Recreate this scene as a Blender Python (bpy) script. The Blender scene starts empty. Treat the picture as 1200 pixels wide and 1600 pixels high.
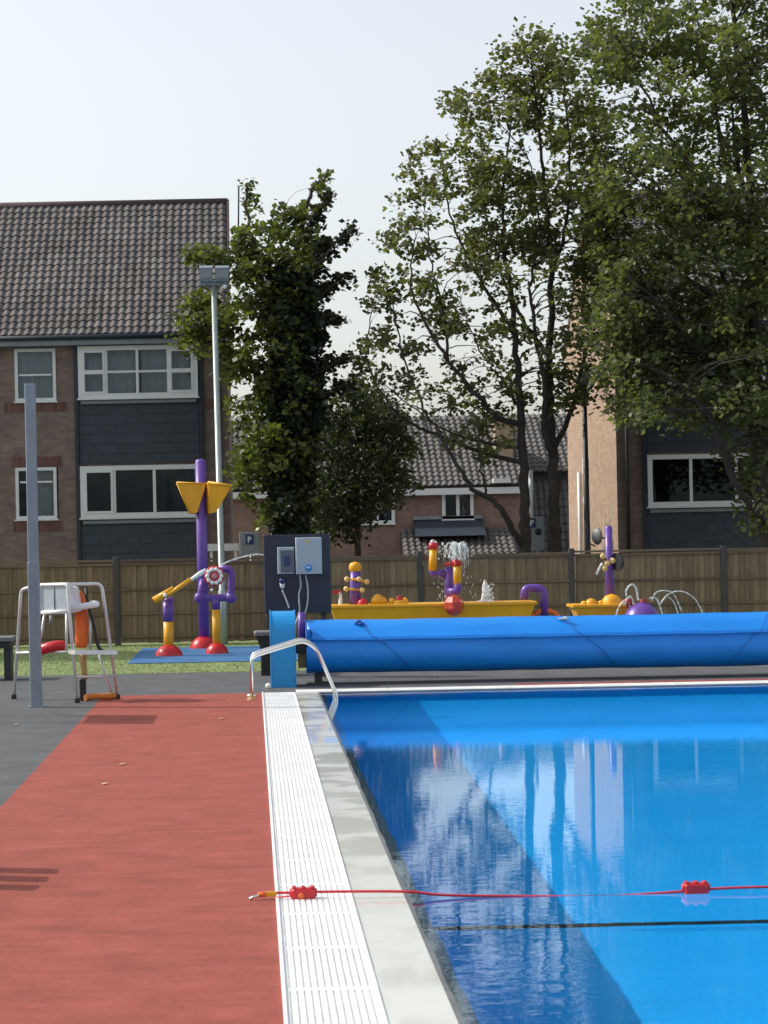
import bpy, math, random
import numpy as np
from mathutils import Vector, Matrix

random.seed(7)
rng = np.random.default_rng(7)
sc = bpy.context.scene
R = math.radians
COL = sc.collection

# ------------------------------------------------------------------ camera, sky, sun, exposure
EYE = 2.0            # camera height above the deck
F = 3548.0           # focal length in pixels of the 1200 px wide photograph
ROLL = 0.02
cam_d = bpy.data.cameras.new('camera')
cam = bpy.data.objects.new('camera', cam_d)
COL.objects.link(cam)
cam.matrix_world = Matrix.Translation((0, 0, EYE)) @ Matrix.Rotation(ROLL, 4, 'Y') @ Matrix.Rotation(R(90), 4, 'X')
cam_d.sensor_fit = 'HORIZONTAL'
cam_d.sensor_width = 36.0
cam_d.lens = 36.0 * F / 1200.0
cam_d.shift_x = 207.0 / 1200.0
cam_d.shift_y = 38.0 / 1200.0
cam_d.clip_start = 0.1
cam_d.clip_end = 3000
cam_d.dof.use_dof = True
cam_d.dof.focus_distance = 27.0
cam_d.dof.aperture_fstop = 11.0
sc.camera = cam

SUN_EL, SUN_PHI = 42.0, 15.0      # sun off to the left, a little behind the houses
sun_dir = Vector((-math.cos(R(SUN_EL)) * math.cos(R(SUN_PHI)), math.cos(R(SUN_EL)) * math.sin(R(SUN_PHI)), math.sin(R(SUN_EL))))
w = bpy.data.worlds.new("World")
sc.world = w
w.use_nodes = True
nt = w.node_tree
sky = nt.nodes.new('ShaderNodeTexSky')
sky.sky_type = 'NISHITA'
sky.sun_disc = False
sky.sun_elevation = R(SUN_EL)
sky.sun_rotation = R(270 + SUN_PHI)
sky.air_density = 1.2
sky.dust_density = 2.2
sky.ozone_density = 1.0
bg = nt.nodes['Background']
bg.inputs['Strength'].default_value = 0.13
hsv = nt.nodes.new('ShaderNodeHueSaturation')      # hazy air: paler than a clean sky, in every direction
hsv.inputs['Saturation'].default_value = 0.36
nt.links.new(sky.outputs[0], hsv.inputs['Color'])
nt.links.new(hsv.outputs[0], bg.inputs['Color'])
sun_d = bpy.data.lights.new('sun', 'SUN')
sun_d.energy = 2.3
sun_d.angle = R(0.5)
sun_d.color = (1.0, 0.94, 0.85)
sun = bpy.data.objects.new('sun', sun_d)
COL.objects.link(sun)
sun.rotation_euler = sun_dir.to_track_quat('Z', 'Y').to_euler()
sun.location = (-20, 10, 30)
try:
    sun_d.cycles.is_caustics_light = True
except Exception as e:
    print('caustics', e)
sc.view_settings.view_transform = 'Standard'
sc.view_settings.look = 'None'
sc.view_settings.exposure = 0.6
sc.view_settings.gamma = 1.0
sc.view_settings.use_curve_mapping = False
sc.cycles.use_denoising = True
sc.cycles.max_bounces = 8
sc.cycles.transparent_max_bounces = 16
sc.cycles.sample_clamp_indirect = 4.0
sc.render.film_transparent = False


# ------------------------------------------------------------------ survey: pixel of the photograph + distance -> point
def at(px, py, d):
    dx, dy = px - 393.0, py - 838.0
    u, v = dx - ROLL * dy, dy + ROLL * dx
    return Vector((u * d / F, d, EYE - v * d / F))


# ------------------------------------------------------------------ materials
MATS = {}


def nodes_of(name):
    m = bpy.data.materials.new(name)
    m.use_nodes = True
    n = m.node_tree.nodes
    return m, n, m.node_tree.links, n['Principled BSDF']


def pm(name, col, rough=0.6, var=0.12, scale=6.0, bump=0.0, bscale=60.0, metallic=0.0, spec=0.5, stretch=(1, 1, 1), rnd=0.0, coat=0.0, dirt=0.0, trans=0.0):
    """principled material with noise in colour and relief, a random tint per object, and dirt patches"""
    if name in MATS:
        return MATS[name]
    m, n, l, b = nodes_of(name)
    b.inputs['Roughness'].default_value = rough
    b.inputs['Metallic'].default_value = metallic
    b.inputs['Specular IOR Level'].default_value = spec
    if coat:
        b.inputs['Coat Weight'].default_value = coat
        b.inputs['Coat Roughness'].default_value = 0.15
    tc = n.new('ShaderNodeTexCoord')
    mp = n.new('ShaderNodeMapping')
    mp.inputs['Scale'].default_value = stretch
    l.new(tc.outputs['Object'], mp.inputs['Vector'])
    oi = n.new('ShaderNodeObjectInfo')
    add = n.new('ShaderNodeVectorMath')
    sca = n.new('ShaderNodeVectorMath'); sca.operation = 'SCALE'
    sca.inputs['Scale'].default_value = 37.0
    comb = n.new('ShaderNodeCombineXYZ')
    l.new(oi.outputs['Random'], comb.inputs[0]); l.new(oi.outputs['Random'], comb.inputs[2])
    l.new(comb.outputs[0], sca.inputs[0])
    l.new(mp.outputs[0], add.inputs[0]); l.new(sca.outputs[0], add.inputs[1])
    nz = n.new('ShaderNodeTexNoise')
    nz.inputs['Scale'].default_value = scale
    nz.inputs['Detail'].default_value = 5.0
    nz.inputs['Roughness'].default_value = 0.65
    l.new(add.outputs[0], nz.inputs['Vector'])
    mr = n.new('ShaderNodeMapRange')
    mr.inputs['From Min'].default_value = 0.3; mr.inputs['From Max'].default_value = 0.7
    mr.inputs['To Min'].default_value = 1 - var; mr.inputs['To Max'].default_value = 1 + var
    l.new(nz.outputs['Fac'], mr.inputs['Value'])
    fac = mr.outputs[0]
    if rnd:
        r2 = n.new('ShaderNodeMapRange')
        r2.inputs['To Min'].default_value = 1 - rnd; r2.inputs['To Max'].default_value = 1 + rnd
        l.new(oi.outputs['Random'], r2.inputs['Value'])
        mu = n.new('ShaderNodeMath'); mu.operation = 'MULTIPLY'
        l.new(fac, mu.inputs[0]); l.new(r2.outputs[0], mu.inputs[1])
        fac = mu.outputs[0]
    hs = n.new('ShaderNodeVectorMath'); hs.operation = 'SCALE'
    hs.inputs[0].default_value = col
    l.new(fac, hs.inputs['Scale'])
    out = hs.outputs[0]
    if dirt:
        n3 = n.new('ShaderNodeTexNoise'); n3.inputs['Scale'].default_value = scale * 0.37
        n3.inputs['Detail'].default_value = 8.0
        l.new(add.outputs[0], n3.inputs['Vector'])
        m3 = n.new('ShaderNodeMapRange'); m3.inputs['From Min'].default_value = 0.52; m3.inputs['From Max'].default_value = 0.75
        m3.inputs['To Max'].default_value = dirt
        l.new(n3.outputs['Fac'], m3.inputs['Value'])
        mx = n.new('ShaderNodeMix'); mx.data_type = 'RGBA'
        l.new(m3.outputs[0], mx.inputs['Factor'])
        l.new(out, mx.inputs['A'])
        mx.inputs['B'].default_value = (col[0] * 0.35 + 0.02, col[1] * 0.35 + 0.018, col[2] * 0.35 + 0.014, 1)
        out = mx.outputs['Result']
    l.new(out, b.inputs['Base Color'])
    rr = n.new('ShaderNodeMapRange')
    rr.inputs['To Min'].default_value = max(0.02, rough - 0.12); rr.inputs['To Max'].default_value = min(1, rough + 0.12)
    l.new(nz.outputs['Fac'], rr.inputs['Value']); l.new(rr.outputs[0], b.inputs['Roughness'])
    if bump:
        n2 = n.new('ShaderNodeTexNoise'); n2.inputs['Scale'].default_value = bscale; n2.inputs['Detail'].default_value = 4.0
        l.new(add.outputs[0], n2.inputs['Vector'])
        bp = n.new('ShaderNodeBump'); bp.inputs['Strength'].default_value = 0.6; bp.inputs['Distance'].default_value = bump
        l.new(n2.outputs['Fac'], bp.inputs['Height']); l.new(bp.outputs[0], b.inputs['Normal'])
    MATS[name] = m
    return m


def brick_mat(name, c1, c2, mortar, flip=False, var=0.25):
    m, n, l, b = nodes_of(name)
    b.inputs['Roughness'].default_value = 0.9
    b.inputs['Specular IOR Level'].default_value = 0.2
    tc = n.new('ShaderNodeTexCoord')
    sep = n.new('ShaderNodeSeparateXYZ'); cmb = n.new('ShaderNodeCombineXYZ')
    l.new(tc.outputs['Object'], sep.inputs[0])
    l.new(sep.outputs[1 if flip else 0], cmb.inputs[0]); l.new(sep.outputs[2], cmb.inputs[1])
    bt = n.new('ShaderNodeTexBrick')
    bt.inputs['Scale'].default_value = 1.0
    bt.inputs['Brick Width'].default_value = 0.225; bt.inputs['Row Height'].default_value = 0.075
    bt.inputs['Mortar Size'].default_value = 0.006; bt.inputs['Mortar Smooth'].default_value = 0.2
    bt.inputs['Color1'].default_value = (*c1, 1); bt.inputs['Color2'].default_value = (*c2, 1); bt.inputs['Mortar'].default_value = (*mortar, 1)
    l.new(cmb.outputs[0], bt.inputs['Vector'])
    nz = n.new('ShaderNodeTexNoise'); nz.inputs['Scale'].default_value = 2.3; nz.inputs['Detail'].default_value = 9; nz.inputs['Roughness'].default_value = 0.7
    l.new(tc.outputs['Object'], nz.inputs['Vector'])
    mr = n.new('ShaderNodeMapRange'); mr.inputs['From Min'].default_value = .3; mr.inputs['From Max'].default_value = .7
    mr.inputs['To Min'].default_value = 1 - var; mr.inputs['To Max'].default_value = 1 + var
    l.new(nz.outputs['Fac'], mr.inputs['Value'])
    sv = n.new('ShaderNodeVectorMath'); sv.operation = 'SCALE'
    l.new(bt.outputs['Color'], sv.inputs[0]); l.new(mr.outputs[0], sv.inputs['Scale'])
    l.new(sv.outputs[0], b.inputs['Base Color'])
    bp = n.new('ShaderNodeBump'); bp.inputs['Strength'].default_value = 0.7; bp.inputs['Distance'].default_value = 0.01; bp.invert = True
    l.new(bt.outputs['Fac'], bp.inputs['Height']); l.new(bp.outputs[0], b.inputs['Normal'])
    return m


def leaf_mat(name, c_dark, c_light, tr=0.35, rough=0.45):
    m, n, l, b = nodes_of(name)
    geo = n.new('ShaderNodeNewGeometry')
    tc = n.new('ShaderNodeTexCoord')
    nz = n.new('ShaderNodeTexNoise'); nz.inputs['Scale'].default_value = 0.9; nz.inputs['Detail'].default_value = 3
    l.new(tc.outputs['Object'], nz.inputs['Vector'])
    ad = n.new('ShaderNodeMath'); ad.operation = 'MULTIPLY_ADD'; ad.inputs[1].default_value = 0.55
    l.new(geo.outputs['Random Per Island'], ad.inputs[0])
    sb = n.new('ShaderNodeMapRange'); sb.inputs['From Min'].default_value = .35; sb.inputs['From Max'].default_value = .7; sb.inputs['To Max'].default_value = 0.5
    l.new(nz.outputs['Fac'], sb.inputs['Value']); l.new(sb.outputs[0], ad.inputs[2])
    mx = n.new('ShaderNodeMix'); mx.data_type = 'RGBA'
    mx.inputs['A'].default_value = (*c_dark, 1); mx.inputs['B'].default_value = (*c_light, 1)
    l.new(ad.outputs[0], mx.inputs['Factor'])
    l.new(mx.outputs['Result'], b.inputs['Base Color'])
    b.inputs['Roughness'].default_value = rough
    b.inputs['Specular IOR Level'].default_value = 0.35
    t = n.new('ShaderNodeBsdfTranslucent')
    sc2 = n.new('ShaderNodeVectorMath'); sc2.operation = 'MULTIPLY'; sc2.inputs[1].default_value = (1.25, 1.35, 0.5)
    l.new(mx.outputs['Result'], sc2.inputs[0]); l.new(sc2.outputs[0], t.inputs['Color'])
    ms = n.new('ShaderNodeMixShader'); ms.inputs[0].default_value = tr
    l.new(b.outputs[0], ms.inputs[1]); l.new(t.outputs[0], ms.inputs[2])
    l.new(ms.outputs[0], n['Material Output'].inputs['Surface'])
    return m


def water_mat():
    m = bpy.data.materials.new('pool_water'); m.use_nodes = True
    n, l = m.node_tree.nodes, m.node_tree.links
    n.remove(n['Principled BSDF'])
    g = n.new('ShaderNodeBsdfGlass'); g.inputs['IOR'].default_value = 1.333; g.inputs['Roughness'].default_value = 0.0
    g.inputs['Color'].default_value = (0.93, 0.985, 1, 1)
    tc = n.new('ShaderNodeTexCoord')
    mp = n.new('ShaderNodeMapping'); mp.inputs['Scale'].default_value = (1.0, 1.6, 1)
    l.new(tc.outputs['Object'], mp.inputs['Vector'])
    n1 = n.new('ShaderNodeTexNoise'); n1.inputs['Scale'].default_value = 4.0; n1.inputs['Detail'].default_value = 2.5
    l.new(mp.outputs[0], n1.inputs['Vector'])
    n2 = n.new('ShaderNodeTexNoise'); n2.inputs['Scale'].default_value = 0.28; n2.inputs['Detail'].default_value = 2
    l.new(tc.outputs['Object'], n2.inputs['Vector'])
    mr = n.new('ShaderNodeMapRange'); mr.inputs['From Min'].default_value = .42; mr.inputs['From Max'].default_value = .64
    mr.inputs['To Min'].default_value = 0.25; mr.inputs['To Max'].default_value = 1.0
    l.new(n2.outputs['Fac'], mr.inputs['Value'])
    sp = n.new('ShaderNodeSeparateXYZ'); l.new(tc.outputs['Object'], sp.inputs[0])
    my = n.new('ShaderNodeMapRange')                 # the breeze reaches the near half only
    my.inputs['From Min'].default_value = 10; my.inputs['From Max'].default_value = 16
    my.inputs['To Min'].default_value = 1.7; my.inputs['To Max'].default_value = .35
    l.new(sp.outputs[1], my.inputs['Value'])
    m0 = n.new('ShaderNodeMath'); m0.operation = 'MULTIPLY'
    l.new(mr.outputs[0], m0.inputs[0]); l.new(my.outputs[0], m0.inputs[1])
    mu = n.new('ShaderNodeMath'); mu.operation = 'MULTIPLY'
    l.new(n1.outputs['Fac'], mu.inputs[0]); l.new(m0.outputs[0], mu.inputs[1])
    bp = n.new('ShaderNodeBump'); bp.inputs['Strength'].default_value = 1.0; bp.inputs['Distance'].default_value = 0.0012
    l.new(mu.outputs[0], bp.inputs['Height'])
    mp3 = n.new('ShaderNodeMapping'); mp3.inputs['Scale'].default_value = (.28, 1.3, 1)
    l.new(tc.outputs['Object'], mp3.inputs['Vector'])
    n3 = n.new('ShaderNodeTexNoise'); n3.inputs['Scale'].default_value = 15; n3.inputs['Detail'].default_value = 2
    l.new(mp3.outputs[0], n3.inputs['Vector'])
    bp3 = n.new('ShaderNodeBump'); bp3.inputs['Strength'].default_value = 1.0; bp3.inputs['Distance'].default_value = 0.0003
    l.new(n3.outputs['Fac'], bp3.inputs['Height']); l.new(bp.outputs[0], bp3.inputs['Normal'])
    l.new(bp3.outputs[0], g.inputs['Normal'])
    l.new(g.outputs[0], n['Material Output'].inputs['Surface'])
    return m


def glass_mat():
    m = bpy.data.materials.new('window_glass'); m.use_nodes = True
    n, l = m.node_tree.nodes, m.node_tree.links
    n.remove(n['Principled BSDF'])
    t = n.new('ShaderNodeBsdfTransparent'); t.inputs[0].default_value = (0.82, 0.84, 0.84, 1)
    g = n.new('ShaderNodeBsdfGlossy'); g.inputs['Roughness'].default_value = 0.03; g.inputs['Color'].default_value = (.7, .85, 1, 1)
    fr = n.new('ShaderNodeFresnel'); fr.inputs['IOR'].default_value = 1.38
    tc = n.new('ShaderNodeTexCoord')
    nz = n.new('ShaderNodeTexNoise'); nz.inputs['Scale'].default_value = 1.5
    l.new(tc.outputs['Object'], nz.inputs['Vector'])
    bp = n.new('ShaderNodeBump'); bp.inputs['Distance'].default_value = 0.01; bp.inputs['Strength'].default_value = .3
    l.new(nz.outputs['Fac'], bp.inputs['Height']); l.new(bp.outputs[0], g.inputs['Normal'])
    ms = n.new('ShaderNodeMixShader')
    l.new(fr.outputs[0], ms.inputs[0]); l.new(t.outputs[0], ms.inputs[1]); l.new(g.outputs[0], ms.inputs[2])
    l.new(ms.outputs[0], n['Material Output'].inputs['Surface'])
    return m


def spray_mat():
    m, n, l, b = nodes_of('falling_water')
    b.inputs['Base Color'].default_value = (0.85, 0.9, 0.92, 1)
    b.inputs['Roughness'].default_value = 0.25
    tr = n.new('ShaderNodeBsdfTransparent')
    tc = n.new('ShaderNodeTexCoord')
    nz = n.new('ShaderNodeTexNoise'); nz.inputs['Scale'].default_value = 22; nz.inputs['Detail'].default_value = 4
    l.new(tc.outputs['Object'], nz.inputs['Vector'])
    mr = n.new('ShaderNodeMapRange'); mr.inputs['From Min'].default_value = .4; mr.inputs['From Max'].default_value = .62
    mr.inputs['To Min'].default_value = .15; mr.inputs['To Max'].default_value = .9
    l.new(nz.outputs['Fac'], mr.inputs['Value'])
    ms = n.new('ShaderNodeMixShader')
    l.new(mr.outputs[0], ms.inputs[0]); l.new(tr.outputs[0], ms.inputs[1]); l.new(b.outputs[0], ms.inputs[2])
    l.new(ms.outputs[0], n['Material Output'].inputs['Surface'])
    return m


def deck_mat(name, col, streak, scale=1.0, speck=(0.6, 0.5, 0.45)):
    """wet pour rubber: granules, broad trowel streaks across the path, scuffs"""
    m, n, l, b = nodes_of(name)
    b.inputs['Roughness'].default_value = 0.85
    b.inputs['Specular IOR Level'].default_value = 0.25
    tc = n.new('ShaderNodeTexCoord')

    def noise(sx, sy, s, det=4, rough=.6):
        mp = n.new('ShaderNodeMapping'); mp.inputs['Scale'].default_value = (sx, sy, 1)
        l.new(tc.outputs['Object'], mp.inputs['Vector'])
        t = n.new('ShaderNodeTexNoise'); t.inputs['Scale'].default_value = s; t.inputs['Detail'].default_value = det; t.inputs['Roughness'].default_value = rough
        l.new(mp.outputs[0], t.inputs['Vector'])
        return t.outputs['Fac']

    def rng_(sock, a, bb, lo, hi):
        mr = n.new('ShaderNodeMapRange'); mr.inputs['From Min'].default_value = a; mr.inputs['From Max'].default_value = bb
        mr.inputs['To Min'].default_value = lo; mr.inputs['To Max'].default_value = hi
        l.new(sock, mr.inputs['Value']); return mr.outputs[0]

    def mul(a, bb):
        mu = n.new('ShaderNodeMath'); mu.operation = 'MULTIPLY'
        l.new(a, mu.inputs[0]); l.new(bb, mu.inputs[1]); return mu.outputs[0]
    f1 = rng_(noise(1.2, 1.0, 2.2, 6, .7), .3, .7, 1 - streak, 1 + streak)
    f2 = rng_(noise(0.9, 3.2, 2.6, 5, .65), .35, .65, 1 - streak * .7, 1 + streak * .7)
    f3 = mul(rng_(noise(1, 1, 150, 3, .7), .25, .75, .55, 1.45), rng_(noise(1, 1, 28, 5, .7), .3, .7, .86, 1.14))
    fac = mul(mul(f1, f2), f3)
    sv = n.new('ShaderNodeVectorMath'); sv.operation = 'SCALE'; sv.inputs[0].default_value = col
    l.new(fac, sv.inputs['Scale'])
    l.new(sv.outputs[0], b.inputs['Base Color'])
    bp = n.new('ShaderNodeBump'); bp.inputs['Strength'].default_value = .8; bp.inputs['Distance'].default_value = .004
    l.new(noise(1, 1, 240, 3), bp.inputs['Height'])
    bp2 = n.new('ShaderNodeBump'); bp2.inputs['Strength'].default_value = .6; bp2.inputs['Distance'].default_value = .012
    l.new(noise(.8, 1.8, 6, 4), bp2.inputs['Height']); l.new(bp.outputs[0], bp2.inputs['Normal'])
    l.new(bp2.outputs[0], b.inputs['Normal'])
    return m


def wet_mat():
    m, n, l, b = nodes_of('wet_stone')
    tc = n.new('ShaderNodeTexCoord')
    nz = n.new('ShaderNodeTexNoise'); nz.inputs['Scale'].default_value = 1.2; nz.inputs['Detail'].default_value = 6; nz.inputs['Roughness'].default_value = .6
    l.new(tc.outputs['Object'], nz.inputs['Vector'])
    mr = n.new('ShaderNodeMapRange'); mr.inputs['From Min'].default_value = .46; mr.inputs['From Max'].default_value = .54
    mr.inputs['To Min'].default_value = .04; mr.inputs['To Max'].default_value = .21
    l.new(nz.outputs['Fac'], mr.inputs['Value']); l.new(mr.outputs[0], b.inputs['Roughness'])
    m2 = n.new('ShaderNodeMapRange'); m2.inputs['From Min'].default_value = .35; m2.inputs['From Max'].default_value = .65
    m2.inputs['To Min'].default_value = .95; m2.inputs['To Max'].default_value = 1.05
    l.new(nz.outputs['Fac'], m2.inputs['Value'])
    sv = n.new('ShaderNodeVectorMath'); sv.operation = 'SCALE'; sv.inputs[0].default_value = (.60, .615, .575)
    l.new(m2.outputs[0], sv.inputs['Scale']); l.new(sv.outputs[0], b.inputs['Base Color'])
    b.inputs['IOR'].default_value = 1.33
    n2 = n.new('ShaderNodeTexNoise'); n2.inputs['Scale'].default_value = 9; n2.inputs['Detail'].default_value = 3
    l.new(tc.outputs['Object'], n2.inputs['Vector'])
    bp = n.new('ShaderNodeBump'); bp.inputs['Distance'].default_value = .0007; bp.inputs['Strength'].default_value = .6
    l.new(n2.outputs['Fac'], bp.inputs['Height']); l.new(bp.outputs[0], b.inputs['Normal'])
    return m


RED_DECK = deck_mat('red_rubber', (.29, .073, .054), .17)
GREY_DECK = deck_mat('grey_rubber', (.10, .103, .108), .2)
WET = wet_mat()
WATER = water_mat()
GLASS = glass_mat()
SPRAY = spray_mat()
POOL_BLUE = pm('pool_liner_blue', (.007, .49, .95), .5, .05, 1.2)
POOL_RIM = pm('pool_rim_stone', (.20, .21, .21), .5, .25, 3, .004, 30)
BLACK_TILE = pm('black_line', (.01, .012, .015), .4)
COPING = pm('white_coping', (.72, .72, .69), .5, .08, 4, .002)
GRATE = pm('grating_white_plastic', (.80, .81, .80), .4, .06, 3, rnd=.03)
GUTTER = pm('gutter_grey', (.80, .81, .81), .6, .15, 3)
GRASS = pm('grass', (.215, .28, .10), .7, .12, 9, rnd=.0)
GRASS_BASE = pm('grass_soil', (.18, .24, .08), .9, .3, 3)
PAD_BLUE = deck_mat('blue_rubber', (.055, .155, .33), .15)
EARTH = pm('earth', (.12, .11, .085), .95, .3, .6, .02, 8)
BRICK = brick_mat('brown_brick', (.265, .20, .162), (.19, .147, .125), (.23, .20, .18))
BRICK_RED = pm('red_soldier_brick', (.165, .085, .068), .85, .2, 20, .003, 40, rnd=.2)
BRICK_TAN = brick_mat('tan_gable_brick', (.42, .30, .215), (.33, .235, .165), (.38, .31, .25), True, .14)
BRICK_MID = brick_mat('pinkish_brick', (.30, .20, .155), (.24, .16, .125), (.27, .22, .19))
TILE = pm('roof_tile_concrete', (.112, .104, .098), .8, .35, 8, .004, 50, rnd=.28, dirt=.45)
RIDGE = pm('ridge_tile', (.07, .045, .05), .8, .2, 5)
SLATE = pm('cladding_slate', (.030, .042, .058), .5, .2, 5, .003, 40, rnd=.12)
NAVY = pm('navy_trim', (.018, .026, .044), .5, .15, 5)
PVC = pm('white_pvc', (.74, .77, .77), .35, .05, 4, rnd=.03)
LEAD = pm('lead_flashing', (.24, .28, .31), .5, .15, 6)
CURTAIN = pm('net_curtain', (.50, .53, .52), .9, .12, 3, stretch=(6, 1, 1))
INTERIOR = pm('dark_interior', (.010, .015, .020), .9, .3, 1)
WOOD = pm('fence_board', (.215, .152, .090), .85, .3, 3, .003, 30, stretch=(6, 6, .6), rnd=.17, dirt=.4)
WOOD_RAIL = pm('fence_rail', (.155, .113, .07), .85, .25, 3, .003, 30, stretch=(.6, 6, 6), rnd=.2)
POST_DARK = pm('fence_post', (.066, .062, .058), .8, .2, 6, .003)
PURPLE = pm('purple_plastic', (.13, .058, .32), .35, .06, 4)
YELLOW = pm('yellow_plastic', (.75, .36, .012), .38, .08, 5, dirt=.15)
RED = pm('red_plastic', (.52, .016, .022), .3, .08, 5)
ORANGE = pm('orange_fabric', (.72, .14, .018), .6, .2, 9, .006, 18)
BLUE_COVER = pm('blue_cover_fabric', (.005, .225, .72), .42, .10, 2.2, .012, 5, stretch=(.5, 1.6, 1.6))
BLUE_BOX = pm('blue_gearbox', (.010, .27, .62), .38, .05, 4)
BLUE_STRAP = pm('blue_strap', (.01, .10, .36), .5, .1, 20)
NAVY_BOARD = pm('navy_board', (.014, .022, .042), .35, .15, 3)
GREY_BOX = pm('grey_cabinet', (.36, .42, .46), .4, .05, 3)
CABLE = pm('grey_cable', (.33, .36, .37), .5, .05)
STEEL = pm('stainless_steel', (.72, .72, .70), .18, .05, 5, metallic=1.0)
ALU = pm('aluminium_tube', (.66, .67, .66), .34, .08, 5, metallic=.45)
GALV = pm('galvanised_grey', (.24, .28, .335), .42, .12, 4, metallic=.35, dirt=.15)
GALV2 = pm('galvanised_mast', (.33, .38, .37), .4, .1, 3, metallic=.3)
BLACKP = pm('black_plastic', (.015, .016, .018), .45, .1)
WHITEP = pm('white_plastic', (.80, .81, .81), .3, .05)
SEATGREY = pm('pale_grey_plastic', (.44, .50, .53), .4, .06)
BARK = pm('bark', (.045, .036, .030), .9, .35, 6, .02, 14, stretch=(1, 1, .35))
BARK_PALE = pm('pale_bark', (.13, .115, .085), .9, .3, 6, .02, 14)
LAMPBLK = pm('dark_lamp_paint', (.02, .022, .026), .5, .1)
SIGN_BLUE = pm('sign_blue', (.015, .035, .13), .4, .05)
SIGN_WHITE = pm('sign_white', (.8, .8, .8), .4, .05)
GREYSIGN = pm('sign_grey', (.22, .245, .255), .5, .08)
ROPE = pm('red_rope', (.60, .025, .035), .6, .2, 60)
YSTICK = pm('sticker_yellow', (.7, .5, .02), .4, .05)
BSTICK = pm('sticker_blue', (.05, .28, .7), .4, .05)
LEAF_MAPLE = leaf_mat('maple_leaf', (.070, .082, .042), (.18, .185, .08), .46)
LEAF_BIG = leaf_mat('lime_leaf', (.066, .085, .044), (.17, .19, .08), .46)
LEAF_IVY = leaf_mat('climber_leaf', (.048, .068, .028), (.16, .18, .055), .45, .35)
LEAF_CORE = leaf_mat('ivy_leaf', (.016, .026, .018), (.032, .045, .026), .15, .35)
LEAF_DARK = leaf_mat('dark_leaf', (.022, .034, .014), (.055, .055, .022), .25)
LEAF_BUSH = leaf_mat('bush_leaf', (.042, .062, .030), (.095, .12, .05), .32)
BENCH = pm('bench_navy', (.018, .022, .03), .5, .1)
BENCH_TOP = pm('bench_top', (.16, .17, .18), .5, .1)
TANWOOD = pm('tan_wood', (.45, .30, .12), .7, .2, 8)
SKIRT = pm('orange_block', (.62, .2, .03), .6, .35, 25)


# ------------------------------------------------------------------ mesh builder
def wloc(o):
    v = Vector((0, 0, 0))
    while o is not None:
        v += o.location
        o = o.parent
    return v


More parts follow.
